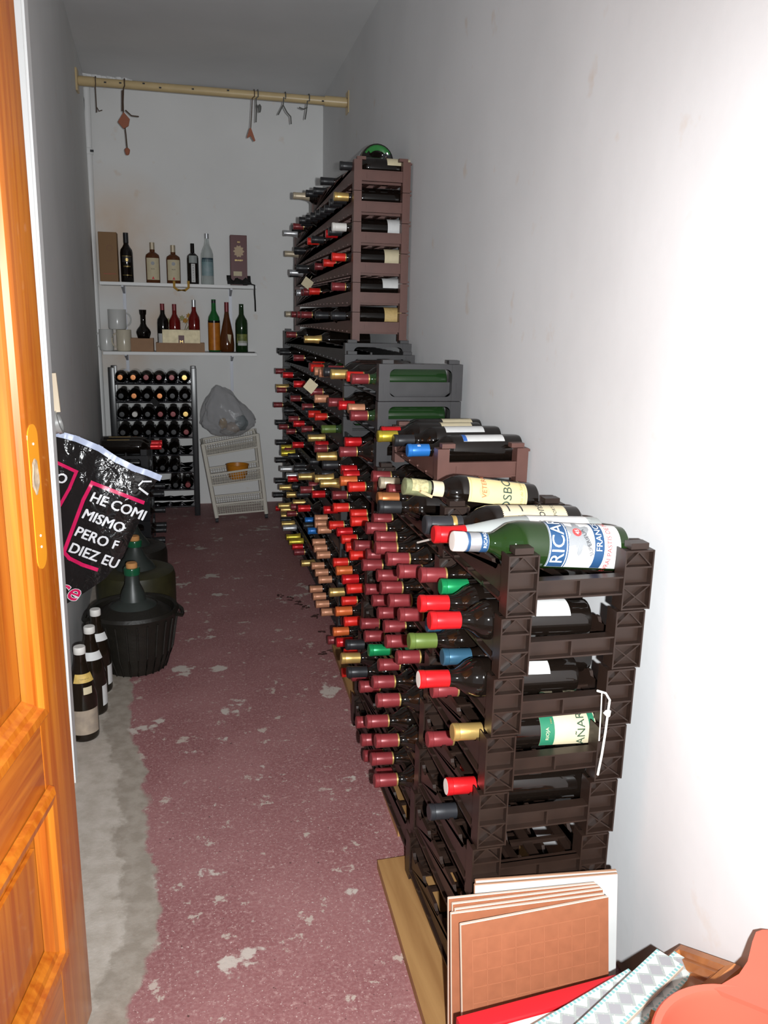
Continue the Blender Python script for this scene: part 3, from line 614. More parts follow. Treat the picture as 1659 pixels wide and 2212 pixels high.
b = bmesh.new(); box(b, -.003, .003, -.006, .006, 0, .030, mtx=Matrix.Translation((-.012, -.024, .262)) @ Matrix.Rotation(.3, 4, 'Y')); obj('torn_paper_tab', b, mat('tan_tab', (.50, .36, .20), .7), o)
r = .040; YP = mat('yellow_label_paper', (.72, .60, .30), .6, noise_amt=.06, nscale=50)
lb = obj('paper_label', label_bm(r, .035, .180, .80, -1.05, n=20), YP, o)
letter(o, wrap_text('OSBORNE', .031, r, .085, -1.05+.62, lift=.0012), mat('label_ink_green', (.03, .06, .05), .6), 'lettering', lb)
letter(o, wrap_text('VETERANO', .0165, r, .143, -1.05+.55, lift=.0012), mat('label_ink_orange', (.50, .13, .04), .6), 'lettering', lb)
letter(o, wrap_text('Puerto de Santa Maria', .0110, r, .050, -1.05+.2, lift=.0012), mat('label_ink_olive', (.36, .33, .12), .6), 'lettering', lb)
b = bmesh.new()
obj('label_seal', disc_on(r, .143, -1.05-.15, .013, .0010), mat('seal_print', (.58, .50, .24), .6), lb)
obj('label_rule', label_bm(r, .040, .0412, .74, -1.05, n=16, lift=.0010), mat('rule_print', (.50, .42, .18), .6), lb)
obj('label_rule', label_bm(r, .174, .1752, .74, -1.05, n=16, lift=.0010), M['rule_print'], lb)
# top brown tier extras
for key, txt in ((('B', 0, 0), 'B'),):
    if key in placed:
        o = placed[key]; lab = [c for c in o.children if c.name.startswith('paper_label')]
        letter(o, wrap_text('B', .011, .0162, .272, -.7, lift=.0008), WHITE, 'lettering', [c for c in o.children if c.name.startswith('capsule')][0])
        if lab: obj('label_band', label_bm(.037, .150, .160, .58, -.25, lift=.0008), mat('blue_band', (.03, .12, .42), .5), lab[0])
# bottles on top of the tall brown rack
zt = RD['z0']+6*RD['h']; p = at(815, 352, 1, 3.40)
b = lathe(bmesh.new(), [(.010, .020), (.036, .004), (.052, 0), (.059, .006), (.061, .02), (.061, .13), (.054, .17), (.036, .21), (.020, .24), (.018, .30)], 28, 0, True, True)
o = obj('magnum_bottle', b, GLASS_DK, None, True, loc=(p.x, 3.395, 1.888), rot=(-PI/2, 0, 0)); o.scale = (1.10, 1.10, 1); tag(o, 'very large dark bottle lying base outward on top of the tall brown rack', 'bottle')
b = bmesh.new(); lathe(b, [(.045, 0.0), (.0675, .0)], 28, 0, False, False)
b.free()
b = lathe(bmesh.new(), [(.036, .0035), (.047, -.0006), (.054, .0005)], 24, 0, False, False)
for f in [f for f in b.faces if f.calc_center_median().y > -.030]: b.faces.remove(f)
obj('green_glass_base', b, mat('bright_green_glass', (.02, .16, .03), .2), o, True)
obj('base_mark', disc_on(.07, 0, 0, .0) if False else lathe(bmesh.new(), [(.0012, -.001), (.0012, .001)], 6), PAPER, o, loc=(0, .02, .002))
# plastic bag tag etc: paper tags hanging on far bottles
def tagcard(px, py, y, label, w_=.03, h=.04, rot=.5, m_=PAPER):
    P = at(px, py, 1, y); b = bbox(-w_/2, w_/2, -.0008, .0008, -h/2, h/2)
    box(b, -.0006, .0006, -.0006, .0006, h/2, h/2+.02)
    o = obj('paper_tag', b, m_, None, loc=P, rot=(0, rot, .2)); return tag(o, label, 'tag')
tagcard(664, 612, 4.2, 'cream paper tag hanging from a bottle neck on the tall brown rack', .05, .045, .6)
tagcard(671, 834, 3.3, 'cream paper tag hanging from a bottle neck in the long charcoal rack', .045, .045, .7)
# white string
def cord(label, pts, r, m_, cat='string', nm='string'):
    return tag(obj(nm, tube(bmesh.new(), pts, r, 6), m_, None, True), label, cat)
STR = mat('white_string', (.82, .80, .74), .8)
yq = 1.238
P = [at(*q, 1, yq) for q in ((1290, 1492), (1308, 1497), (1317, 1512), (1313, 1540), (1308, 1580), (1300, 1630), (1291, 1674))]
o = cord('white string with a knot hanging down the end of the nearest rack', P, .0021, STR)
kb = bmesh.new(); bmesh.ops.create_icosphere(kb, subdivisions=2, radius=.0065, matrix=Matrix.Translation(at(1312, 1541, 1, yq-.003)))
for v in kb.verts: v.co += Vector((math.sin(v.co.z*900), math.cos(v.co.x*700), math.sin(v.co.y*800)))*.0013
obj('knot', kb, STR, o, True)
cord('second thinner strand of white string behind the knotted one on the nearest rack', [at(*q, 1, yq+.008) for q in ((1300, 1497), (1298, 1540), (1294, 1600))], .0012, STR)
cord('short white string lying across a bottle neck left of the nearest rack top', [at(*q, 0, .46) for q in ((902, 1172), (918, 1168), (940, 1163), (962, 1162))], .0022, STR)
# ------------------------------------------------------------------ tiles leaning on the near rack
TERRA = mat('terracotta_tile', (.32, .115, .056), .45, noise_amt=.14, nscale=45); TEDGE = mat('tile_edge_clay', (.62, .50, .40), .7)
TWH = mat('white_glazed_tile', (.52, .53, .52), .25, noise_amt=.05, nscale=20); TBR = mat('tile_back_brown', (.36, .20, .12), .7)
def tile(label, pl_, pr_, S=.305, T=.007, face=TERRA, drop=.305, grid=True, base=.10, W=None):
    a = at(*pl_, 2, .31); c = at(*pr_, 2, .31); ex = (c-a); W = W or ex.length; ex.normalize()
    up = Vector((0, .05, .305)).normalized(); up = (up-ex*up.dot(ex)).normalized(); ny = up.cross(ex)   # points back
    ny = ex.cross(up) if ny.y < 0 else ny
    mt = Matrix((ex, ny, up)).transposed().to_4x4(); mt.translation = a
    root = thing('floor_tile', label, 'tile', (0, 0, 0)); root.matrix_world = mt
    if mt.determinant() < 0: print('flip')
    b = bmesh.new(); box(b, 0, W, 0, T, -S, 0); bev(b, .0012, 1); obj('tile_body', b, TEDGE if face is TERRA else TBR, root)
    b = bmesh.new(); box(b, .001, W-.001, -.0006, .0002, -S+.001, -.001)
    obj('glazed_face', b, face, root)
    if grid:
        b = bmesh.new(); nn = 9
        for i in range(1, nn+1):
            u_ = .015+(W-.03)*i/(nn+1)
        for i in range(nn+1):
            z = -S+.02+(S-.05)*i/nn; box(b, .02, W-.02, -.0010, -.0004, z-.0006, z+.0006)
            x = .02+(W-.04)*i/nn; box(b, x-.0006, x+.0006, -.0010, -.0004, -S+.02, -.03)
        o = obj('embossed_grid', b, mat('terracotta_ridge', (.35, .13, .065), .45), root); 
    return root
tile('brown-backed tile standing hindmost, against the nearest rack', (1027, 1902), (1333, 1880), face=TWH, grid=False)
tile('white glazed tile leaning just in front of the nearest rack', (1025, 1912), (1335, 1887), face=TWH, grid=False)
tile('terracotta tile leaning directly in front of the white tile', (968, 1941), (1288, 1908))
tile('second terracotta tile of the leaning pack, counting from the white tile', (977, 1953), (1296, 1914))
tile('third terracotta tile of the leaning pack, counting from the white tile', (983, 1965), (1303, 1921))
tile('fourth terracotta tile of the leaning pack, just behind the foremost', (974, 1974), (1306, 1931))
tile('foremost terracotta tile of the leaning pack, its grid pattern in full view', (995, 1998), (1315, 1937))
# ------------------------------------------------------------------ low pile at the right
b = bbox(.46, .81, .35, .93, 0, .168); box(b, .47, .80, .36, .92, .1682, .172); tag(obj('storage_box', b, CARD), 'closed cardboard box under the red tray at the lower right', 'box')
REDB = mat('red_cardboard', (.52, .012, .02), .45); CREAM = mat('cream_board', (.72, .69, .62), .5, noise_amt=.06, nscale=12)
a = at(985, 2196, 2, .215); c = at(1330, 2104, 2, .215); ex = (c-a).normalized(); ey = Vector((0, 0, 1)).cross(ex)   # ey points away from camera
tr = thing('red_tray', 'red-rimmed flat tray with cream inside in front of the terracotta tiles', 'tray'); mt = Matrix((ex, ey, Vector((0, 0, 1)))).transposed().to_4x4(); mt.translation = a; tr.matrix_world = mt
Lt = (c-a).length
obj('tray_base', bbox(.004, Lt-.004, -.19, -.004, -.035, -.028), CREAM, tr)
b = bmesh.new(); box(b, 0, Lt, -.030, 0, -.036, 0); bev(b, .003); obj('rim', b, REDB, tr, True)
for x0, x1, y0, y1 in ((0, .010, -.19, -.030), (Lt-.010, Lt, -.19, -.030)): b = bmesh.new(); box(b, x0, x1, y0, y1, -.036, 0); bev(b, .002); obj('rim', b, REDB, tr, True)
obj('inner_sheet', bbox(.012, Lt-.012, -.185, -.032, -.010, -.006), CREAM, tr)
# decorated border strips
def strip_mat():
    m = mat('mosaic_border_print', (.8, .8, .78), .25); nt = m.node_tree; N = nt.nodes; L = nt.links; b = N['Principled BSDF']
    tc = N.new('ShaderNodeTexCoord'); sx = N.new('ShaderNodeSeparateXYZ'); L.new(tc.outputs['Object'], sx.inputs[0])
    def m_(op, a, c=None):
        n = N.new('ShaderNodeMath'); n.operation = op
        for i, q in enumerate((a, c)):
            if q is None: continue
            if isinstance(q, (int, float)): n.inputs[i].default_value = q
            else: L.new(q, n.inputs[i])
        return n.outputs[0]
    X = m_('ABSOLUTE', m_('SUBTRACT', m_('FRACT', m_('DIVIDE', sx.outputs[0], .030)), .5))
    Y = m_('ABSOLUTE', m_('DIVIDE', sx.outputs[1], .030))
    dia = m_('LESS_THAN', m_('ADD', X, Y), .44)
    half = m_('GREATER_THAN', m_('ADD', X, Y), .62)
    ed = m_('GREATER_THAN', m_('ABSOLUTE', sx.outputs[1]), .0185)
    dots = m_('LESS_THAN', m_('FRACT', m_('DIVIDE', sx.outputs[0], .0085)), .55)
    vo = N.new('ShaderNodeTexVoronoi'); vo.inputs['Scale'].default_value = 260; L.new(tc.outputs['Object'], vo.inputs['Vector'])
    def mix(f, a, c):
        n = N.new('ShaderNodeMix'); n.data_type = 'RGBA'; L.new(f, n.inputs[0])
        for i, q in ((6, a), (7, c)):
            if isinstance(q, tuple): n.inputs[i].default_value = (*q, 1)
            else: L.new(q, n.inputs[i])
        return n.outputs[2]
    base = mix(m_('LESS_THAN', vo.outputs['Distance'], .28), (.36, .40, .385), (.47, .47, .46))
    col = mix(half, base, (.56, .60, .58)); col = mix(dia, col, (.33, .33, .35))
    col = mix(m_('MULTIPLY', ed, dots), col, (.22, .44, .44))
    L.new(col, b.inputs['Base Color']); return m
SM = strip_mat()
def strip(label, p1, p2, q1, q2, z, W=.050, T=.008):      # far-end centre/near centre pixels
    a = at((p1[0]+p2[0])/2, (p1[1]+p2[1])/2, 2, z); c = at((q1[0]+q2[0])/2, (q1[1]+q2[1])/2, 2, z); d = (c-a).normalized()
    ey = Vector((0, 0, 1)).cross(d); mt = Matrix((d, ey, Vector((0, 0, 1)))).transposed().to_4x4(); mt.translation = a
    root = thing('border_tile', label, 'tile'); root.matrix_world = mt
    b = bmesh.new(); box(b, 0, .33, -W/2, W/2, -T, 0); bev(b, .001, 1); obj('tile_body', b, TEDGE, root)
    obj('printed_face', bbox(.001, .329, -W/2+.001, W/2-.001, -.0002, .0006), SM, root)
strip('mosaic-patterned grey and teal border tile lying topmost on the pile', (1427, 2050), (1468, 2084), (1262, 2212), (1330, 2212), .262)
strip('mosaic-patterned border tile crossing under the topmost one, its end furthest right', (1484, 2052), (1486, 2092), (1300, 2205), (1380, 2212), .2495)
strip('mosaic-patterned border tile lowest in the pile, reaching furthest left', (1365, 2100), (1400, 2125), (1195, 2212), (1240, 2212), .237)
# wooden frame piece
c0 = at(1481, 2051, 0, .815); e1 = (at(1620, 2101, 0, .812)-c0).normalized(); e2 = Vector((-.80, -.62, -.05)); e2 = (e2-e1*e2.dot(e1)).normalized(); e3 = e2.cross(e1); e3 = -e3 if e3.z < 0 else e3
fr = thing('picture_frame', 'brown wooden moulded picture frame between the border tiles and the colander', 'frame'); mt = Matrix((e1, e2, e3)).transposed().to_4x4(); mt.translation = c0; fr.matrix_world = mt
if mt.determinant() < 0: pass
FWd, FHt, bw = .17, .16, .040
def rail(p, q_, pin, qin):
    b = bmesh.new(); prof = [(0, -.012), (0, .006), (.12, .013), (.40, .014), (.55, .007), (.75, .009), (1, .001), (1, -.012)]
    A = []; B = []
    for t, h in prof:
        A.append(b.verts.new((p[0]+(pin[0]-p[0])*t, p[1]+(pin[1]-p[1])*t, h))); B.append(b.verts.new((q_[0]+(qin[0]-q_[0])*t, q_[1]+(qin[1]-q_[1])*t, h)))
    n = len(prof)
    for i in range(n): b.faces.new((A[i], A[(i+1) % n], B[(i+1) % n], B[i]))
    b.faces.new(A[::-1]); b.faces.new(B); bmesh.ops.recalc_face_normals(b, faces=b.faces[:]); obj('frame_rail', b, FRAMEW, fr)
oc = [(0, 0), (FWd, 0), (FWd, FHt), (0, FHt)]; ic = [(bw, bw), (FWd-bw, bw), (FWd-bw, FHt-bw), (bw, FHt-bw)]
for i in range(4): rail(oc[i], oc[(i+1) % 4], ic[i], ic[(i+1) % 4])
obj('inner_panel', bbox(bw, FWd-bw, bw, FHt-bw, -.011, -.004), FRAMEW, fr)
# colander
COR = mat('coral_plastic', (.64, .105, .065), .35, spec=.4)
b = bbox(.585, .795, .60, .785, .1725, .3175); bev(b, .002, 1); tag(obj('small_box', b, CARD), 'small cardboard box hidden beneath the coral colander', 'box')
cc = at(1622, 2284, 2, .400); Rr = .118
col = thing('colander', 'coral pink plastic colander with upright handle at the lower right corner', 'colander', (cc.x-.0, cc.y, .318), (.0, .0, 0))
b = bmesh.new(); prof = [(Rr*.80, .0235), (Rr*.86, .040), (Rr*.90, .072), (Rr*.93, .079), (Rr, .082), (Rr+.003, .079), (Rr, .075), (Rr*.935, .073), (Rr*.885, .038), (Rr*.82, .020), (Rr*.80, .0205)]
lathe(b, prof, 60, 0, False, False); bmesh.ops.recalc_face_normals(b, faces=b.faces[:]); obj('bowl_wall', b, COR, col, True)
b = bmesh.new(); seg = 90; nr = 21
rg = [[b.verts.new(((.004+(Rr*.805-.004)*k/nr)*math.cos(2*PI*i/seg), (.004+(Rr*.805-.004)*k/nr)*math.sin(2*PI*i/seg), .008+.0155*(k/nr)**3)) for i in range(seg)] for k in range(nr+1)]
for k in range(nr):
    for i in range(seg):
        if k % 2 == 0 and i % 2 == 0 and 1 < k < nr-1: continue
        b.faces.new((rg[k][i], rg[k][(i+1) % seg], rg[k+1][(i+1) % seg], rg[k+1][i]))
bo = obj('perforated_base', b, COR, col); sm = bo.modifiers.new('s', 'SOLIDIFY'); sm.thickness = .002
b = lathe(bmesh.new(), [(Rr*.5, 0), (Rr*.52, .010), (Rr*.50, .010), (Rr*.48, 0)], 40, 0, False, False); obj('foot_ring', b, COR, col, True)
ang = math.atan2(.75, .42); b = bmesh.new()     # flat handle reaching up and away from the rim
hd = []
for t, wd_, zz in ((-.02, .060, 0), (.0, .048, .002), (.018, .034, .008), (.045, .027, .012), (.075, .026, .024), (.092, .024, .029), (.100, .016, .031), (.104, .006, .032)):
    hd.append((b.verts.new((Rr-.004+t, -wd_, .080+zz)), b.verts.new((Rr-.004+t, wd_, .080+zz)), b.verts.new((Rr-.004+t, wd_, .073+zz)), b.verts.new((Rr-.004+t, -wd_, .073+zz))))
for a, c in zip(hd, hd[1:]):
    for i in range(4): b.faces.new((a[i], a[(i+1) % 4], c[(i+1) % 4], c[i]))
b.faces.new(hd[0][::-1]); b.faces.new(hd[-1]); bmesh.ops.recalc_face_normals(b, faces=b.faces[:])
for v in b.verts: v.co = Matrix.Rotation(0.80, 3, 'Z') @ v.co
obj('handle', b, COR, col, True)
# ------------------------------------------------------------------ back wall shelves
YS0, YS1 = 5.535, YB-.004
def shelf(label, pL, pR, tl, tr_):
    a = at(*pL, 1, YS0); c = at(*pR, 1, YS0); b = bmesh.new(); z = (a.z+c.z)/2
    o = thing('wall_shelf', label, 'shelf', ((a.x+c.x)/2, YB, z)); w_ = (c.x-a.x)/2
    bd = bmesh.new(); box(bd, -w_, w_, YS0-YB, -.004, -.020, 0); bev(bd, .002, 1); obj('shelf_board', bd, WHITE, o)
    for px in (268, 497):
        x = at(px, 620, 1, YS1).x-(a.x+c.x)/2
        b = bmesh.new(); prism(b, [(-.008, -.0202), (-.165, -.0202), (-.165, -.028), (-.008, -.065)], x-.007, x+.007, axis='x'); bmesh.ops.recalc_face_normals(b, faces=b.faces[:]); obj('bracket', b, STEEL, o)
    return z, a.x, c.x
z1, xl1, xr1 = shelf('upper white wall shelf on the back wall carrying liquor bottles', (214, 609), (555, 616), 0, 0)
z2, xl2, xr2 = shelf('lower white wall shelf on the back wall carrying mugs and bottles', (222, 762), (556, 760), 0, 0)
for px, nm in ((268, 'left'), (497, 'right')):
    x = at(px, 620, 1, YB-.008).x; b = bmesh.new(); box(b, x-.010, x-.006, YB-.012, YB, .85 if nm == 'left' else .78, 1.46); box(b, x+.006, x+.010, YB-.012, YB, .85 if nm == 'left' else .78, 1.46); box(b, x-.006, x+.006, YB-.005, YB, .85 if nm == 'left' else .78, 1.46)
    tag(obj('shelf_upright', b, STEEL), f'{nm} slotted metal shelf upright fixed to the back wall', 'rail')
YM = 5.63
def SX(px, py=600): return at(px, py, 1, YM).x
def PXM(px0, px1, py): return abs(at(px1, py, 1, YM).x-at(px0, py, 1, YM).x)
def gift(nm, label, px0, px1, pyt, z, m_, dep=.09, cat='box', y=YM):
    xa, xb = at(px0, pyt, 1, y-dep/2).x, at(px1, pyt, 1, y-dep/2).x; zt_ = at((px0+px1)/2, pyt, 1, y-dep/2).z
    root = thing(nm, label, cat, ((xa+xb)/2, y, z+.0005)); w_ = (xb-xa)/2
    b = bmesh.new(); box(b, -w_, w_, -dep/2, dep/2, 0, zt_-z); bev(b, .0015, 1); obj('carton', b, m_, root); return root, w_, zt_-z
def ftext(s, size, x, y, z, m_, parent, bold=0.0):
    b = textbm(s, size, bold=bold); b.transform(Matrix.Rotation(PI/2, 4, 'X')); b.transform(Matrix.Translation((x, y, z))); obj('lettering', b, m_, parent)
BOXB = mat('ochre_carton', (.24, .125, .045), .6); BOXP = mat('carton_print', (.22, .10, .05), .6)
g, w_, h_ = gift('gift_box', 'ochre brown gift carton at the left end of the upper shelf', 211, 251, 501, z1, BOXB, .10)
def ringb(r0, r1, x, y, z, n=20):
    b = bmesh.new(); A = [[b.verts.new((x+r*math.cos(2*PI*i/n), y, z+r*math.sin(2*PI*i/n))) for i in range(n)] for r in (r0, r1)]
    for i in range(n): b.faces.new((A[0][i], A[0][(i+1) % n], A[1][(i+1) % n], A[1][i]))
    return b
obj('crest_print', ringb(.014, .018, .01, -.0508, h_*.68), BOXP, g); ftext('RESERVA', .012, .01, -.0508, h_*.42, BOXP, g)
ftext('GRAN SELECCION', .009, .005, -.0508, h_*.16, REDINK, g)
def standing(label, px, pyt, z, r, prof, m_, name='liquor_bottle', y=YM, seg=20, sx=1, sy=1, rz=0, cat='bottle', group=None, rise=0):
    """prof: fractions (r_frac, z_frac); height from the pixel of the top"""
    h_ = at(px, pyt, 1, y).z-z-.0006; x = at(px, pyt, 1, y).x
    b = lathe(bmesh.new(), [(q[0]*r, q[1]*h_) for q in prof], seg, 0, True, True, sx, sy)
    o = obj(name, b, m_, None, True, loc=(x, y, z+.0006), rot=(0, 0, rz)); tag(o, label, cat, group); return o, h_, r
def ring(o, nm, r, z0, z1, m_, sx=1, sy=1, top=False, seg=20):
    return obj(nm, lathe(bmesh.new(), [(r-.0004, z0), (r, z0+.0004), (r, z1-.0004), (r-.0006, z1)], seg, 0, False, top, sx, sy), m_, o, True)
WINE = [(.9, 0), (1, .02), (1, .60), (.93, .66), (.6, .72), (.40, .77), (.385, .97), (.40, 1)]
FLASK = [(.92, 0), (1, .02), (1, .64), (.93, .70), (.6, .745), (.36, .77), (.34, .98), (.34, 1)]
def backlabel(o, r, z0, z1, half, m_, sx=1, sy=1, nm='paper_label', th=-PI/2+.05):
    b = label_bm(r, z0, z1, half, th, n=10, lift=.0006)
    for v in b.verts: v.co.x *= sx; v.co.y = v.co.y*sy
    return obj(nm, b, m_, o)
o, h_, r = standing('tall black wine bottle with gold-lettered dark label beside the ochre carton', 271, 503, z1, .038, WINE, GLASS_DK)
lb = backlabel(o, r, .04*3, .155, .8, mat('dark_label', (.03, .028, .03), .4)); backlabel(o, r, .156, .158, .8, GOLDP, nm='gold_rule'); backlabel(o, r, .042, .044, .8, GOLDP, nm='gold_rule')
letter(o, wrap_text('SOLERA', .012, r, .095, -1.5), GOLDP); obj('seal', disc_on(r, .135, -1.5, .010, .001), GOLDP, o); ring(o, 'capsule', .0157, h_-.06, h_+.0005, CAPS['black'], top=True)
for px, pt, nm in ((328, 524, 'left'), (373, 530, 'right')):
    o, h_, r = standing(f'{nm} one of two square dark liqueur bottles with big cream label and white cap', px, pt, z1, .043, FLASK, GLASS_BR, sx=1, sy=.62, group='two cream-labelled liqueur bottles')
    lb = backlabel(o, r, .02, h_*.62, 1.02, PAPER, 1, .64); ring(o, 'screw_cap', .0155, h_-.042, h_+.0006, CAPS['tan'], 1, .9, True)
    b = wrap_text('RON', .010, r, .085, -1.55, lift=.0016); b.transform(Matrix.Diagonal((1, .66, 1, 1))); obj('lettering', b, INK, lb)
    b = disc_on(r, .120, -1.55, .011, .0016); b.transform(Matrix.Diagonal((1, .66, 1, 1))); obj('label_print', b, mat('grey_print', (.35, .36, .38), .6), lb)
    b = disc_on(r, .032, -1.55, .009, .0016, pts=[(-.009, -.008), (.009, -.008), (0, .010)]); b.transform(Matrix.Diagonal((1, .66, 1, 1))); obj('label_print', b, REDINK, lb)
o, h_, r = standing('narrow square black liquor bottle with vertical ladder-like white label', 415, 526, z1, .036, FLASK, GLASS_DK, sy=.9)
lb = backlabel(o, r, .012, h_*.50, .34, PAPERW, 1, .92); lb2 = backlabel(o, r, h_*.52, h_*.70, .75, mat('grey_label', (.30, .33, .32), .5), 1, .92)
for i in range(7):
    b = wrap_text('KARPY*'[i % 6], .012, r, .115-.0155*i, -1.52, lift=.0014); obj('lettering', b, INK, lb)
o, h_, r = standing('clear glass liquor bottle with a teal label standing behind the black square one', 446, 505, z1, .040, [(.9, 0), (1, .02), (.98, .50), (.97, .60), (.80, .68), (.45, .78), (.34, .86), (.32, .97), (.34, 1)], GLASS_CL, y=YM+.02)
backlabel(o, r, .055, .155, 1.1, mat('teal_label', (.14, .27, .28), .5, col2=(.30, .38, .40), nscale=14)); backlabel(o, r, .140, .165, 1.0, mat('dark_teal', (.04, .07, .09), .5), nm='label_band'); ring(o, 'screw_cap', .0145, h_-.03, h_+.0006, CAPS['silver'], top=True)
MAR = mat('maroon_carton', (.095, .008, .010), .45)
g, w_, h_ = gift('gift_box', 'maroon gift carton with gold crest at the right end of the upper shelf', 497, 533, 508, z1, MAR, .10)
pp = [((.030+.006*math.cos(10*t))*math.cos(t), (.034+.004*math.cos(10*t))*math.sin(t)) for t in [2*PI*i/40 for i in range(40)]]
b = bmesh.new(); vv = [b.verts.new((x, -.0508, h_*.68+y)) for x, y in pp]; b.faces.new(vv); obj('crest_print', b, mat('crest_gold', (.50, .36, .22), .5), g)
ftext('BRANDY', .013, 0, -.0512, h_*.50, GOLDP, g); ftext('XO', .012, 0, -.0512, h_*.86, GOLDP, g)
obj('paper_sticker', bbox(-.035, .018, -.0516, -.0506, h_*.19, h_*.28), PAPER, g)
CLOTH = mat('dark_cloth', (.018, .018, .018), .9)
b = bmesh.new(); n = 14
gr = [[None]*(n+1) for _ in range(5)]
for j in range(5):
    for i in range(n+1):
        x = -.075+.15*i/n; gr[j][i] = b.verts.new((x, -.085+.03*j+.004*math.sin(i*2.1), .005+.045*(j/4)**.6*(.7+.3*math.sin(i*1.3)) if j < 4 else .062))
for j in range(4):
    for i in range(n): b.faces.new((gr[j][i], gr[j][i+1], gr[j+1][i+1], gr[j+1][i]))
P = at(516, 606, 1, YM-.06); o = obj('folded_cloth', b, CLOTH, None, True, loc=(P.x, YM-.045, z1)); o.location = (P.x, YM-.052-.012, z1+.0005); o.modifiers.new('s', 'SOLIDIFY').thickness = .002
tag(o, 'crumpled black cloth in front of the maroon carton on the upper shelf', 'cloth')
# strap at the right end of the upper shelf
cord('dark strap hanging over the right end of the upper shelf', [Vector((xr1-.085, YS0+.05, z1+.006)), Vector((xr1-.04, YS0+.01, z1+.010)), Vector((xr1-.016, YS0-.006, z1+.004)), Vector((xr1-.016, YS0-.008, z1-.05)), Vector((xr1-.013, YS0-.008, z1-.10)), Vector((xr1-.012, YS0-.010, z1-.16))], .0052, CLOTH, 'strap', 'strap')
# yellow handle under upper shelf
a = at(376, 607, 1, YS0-.01); c = at(407, 607, 1, YS0-.01); d_ = at(391, 627, 1, YS0-.01)
pts = [a, a.lerp(Vector((a.x, a.y, d_.z)), .7), Vector((a.x*.75+c.x*.25, a.y, d_.z)), Vector((a.x*.25+c.x*.75, a.y, d_.z)), c.lerp(Vector((c.x, c.y, d_.z)), .7), c]
cord('ochre yellow carrying handle hooked over the front of the upper shelf', pts, .0085, mat('ochre_plastic', (.48, .27, .05), .4), 'handle', 'carrying_handle')
# mugs
CER = mat('white_ceramic', (.62, .62, .60), .2, noise_amt=.05, nscale=9); CERC = mat('cream_ceramic', (.60, .54, .42), .2)
def mug(label, px, pyt, z, r, m_, hs=1, y=YM, hh=None):
    P = at(px, pyt, 1, y); h_ = hh or P.z-z-.001
    b = lathe(bmesh.new(), [(r*.86, 0), (r*.95, .003), (r, .012), (r, h_-.002), (r*.97, h_), (r*.93, h_-.002), (r*.92, .008), (.001, .006)], 24, 0, True, False)
    root = thing('mug', label, 'mug', (P.x, y, z+.0007)); obj('cup', b, m_, root, True)
    pts = [Vector((hs*(r-.002+.030*math.sin(PI*i/8)), 0, h_*.5+h_*.32*math.cos(PI*i/8))) for i in range(9)]
    obj('handle', tube(bmesh.new(), pts, .0045, 8), m_, root, True)
    return h_
hm = mug('cream mug on the lower shelf with its handle to the left', 267, 712, z2, .046, CERC, -1, YM-.03)
mug('white mug at the left end of the lower shelf, under the upper white mug', 229, 714, z2, .044, CER, -1, YM+.0, hm)
mug('large white mug stacked upper right on the other mugs', 252, 668, z2+hm+.001, .056, CER, 1, YM-.01)
mug('beige mug partly hidden behind the upper white mug', 226, 672, z2+hm+.001, .034, CERC, -1, YM+.075) if False else None
# cardboard trays with bottles
def tray(label, px0, px1, pyt, y0, y1):
    xa, xb = at(px0, pyt, 1, y0).x, at(px1, pyt, 1, y0).x; zt_ = at((px0+px1)/2, pyt, 1, y0).z; t = .003; z = z2+.0006
    root = thing('cardboard_tray', label, 'box', ((xa+xb)/2, y0, z)); w_ = (xb-xa)/2; h_ = zt_-z; D_ = y1-y0
    obj('tray_base', bbox(-w_+t, w_-t, t, D_-t, 0, .002), CARD, root)
    for x0, x1, ya, yb_, nm in ((-w_, w_, 0, t, 'front_side'), (-w_, w_, D_-t, D_, 'rear_side'), (-w_, -w_+t, t, D_-t, 'end_side'), (w_-t, w_, t, D_-t, 'end_side')):
        obj(nm, bbox(x0, x1, ya, yb_, 0, h_), CARD, root)
    return h_
tray('small low cardboard tray holding the squat black bottle', 282, 331, 731, 5.56, 5.69)
tray('long low cardboard tray with a metallic carton standing in it', 337, 442, 741, 5.555, 5.70)
o, h_, r = standing('squat black bottle with broad waisted body in the small cardboard tray', 308, 669, z2+.003, .046, [(.6, 0), (.72, .03), (.78, .30), (.98, .42), (1, .46), (.86, .52), (.50, .60), (.36, .66), (.36, .86), (.46, .90), (.50, 1)], GLASS_DK, y=YM+.0)
obj('gold_emblem', disc_on(.035, h_*.18, -1.4, .014, .0008), GOLDP, o)
BT = [(.9, 0), (1, .02), (1, .60), (.92, .67), (.58, .74), (.40, .79), (.36, .97), (.38, 1)]
for px, pt, m_, lab, y in ((350, 656, GLASS_DK, 'dark dessert wine bottle at the left end of the long tray', YM+.02), (376, 657, ROSE, 'red liqueur bottle second from left in the long tray', YM+.03), (418, 648, ROSE, 'red liqueur bottle with silver neck at the right of the long tray', YM+.02)):
    o, h_, r = standing(lab, px, pt, z2+.003, .036, BT, m_, y=y); backlabel(o, r, .03, .11, 1.0, PAPERW)
    ring(o, 'capsule', .0138, h_-(.05 if px != 418 else .075), h_+.0006, CAPS['maroon' if px != 418 else 'silver'], top=True)
    if px == 418: letter(o, wrap_text('RAZZ', .012, r, .100, -1.5), INK)
MG = mat('metallic_gold_card', (.50, .43, .28), .5, metal=.5, noise_amt=.3, nscale=30)
xa, xb = at(350, 712, 1, 5.575).x, at(432, 712, 1, 5.575).x; zt_ = at(391, 712, 1, 5.575).z
g = thing('metallic_carton', 'flat shiny gold and silver carton propped in the long cardboard tray', 'box', ((xa+xb)/2, 5.575, z2+.0035))
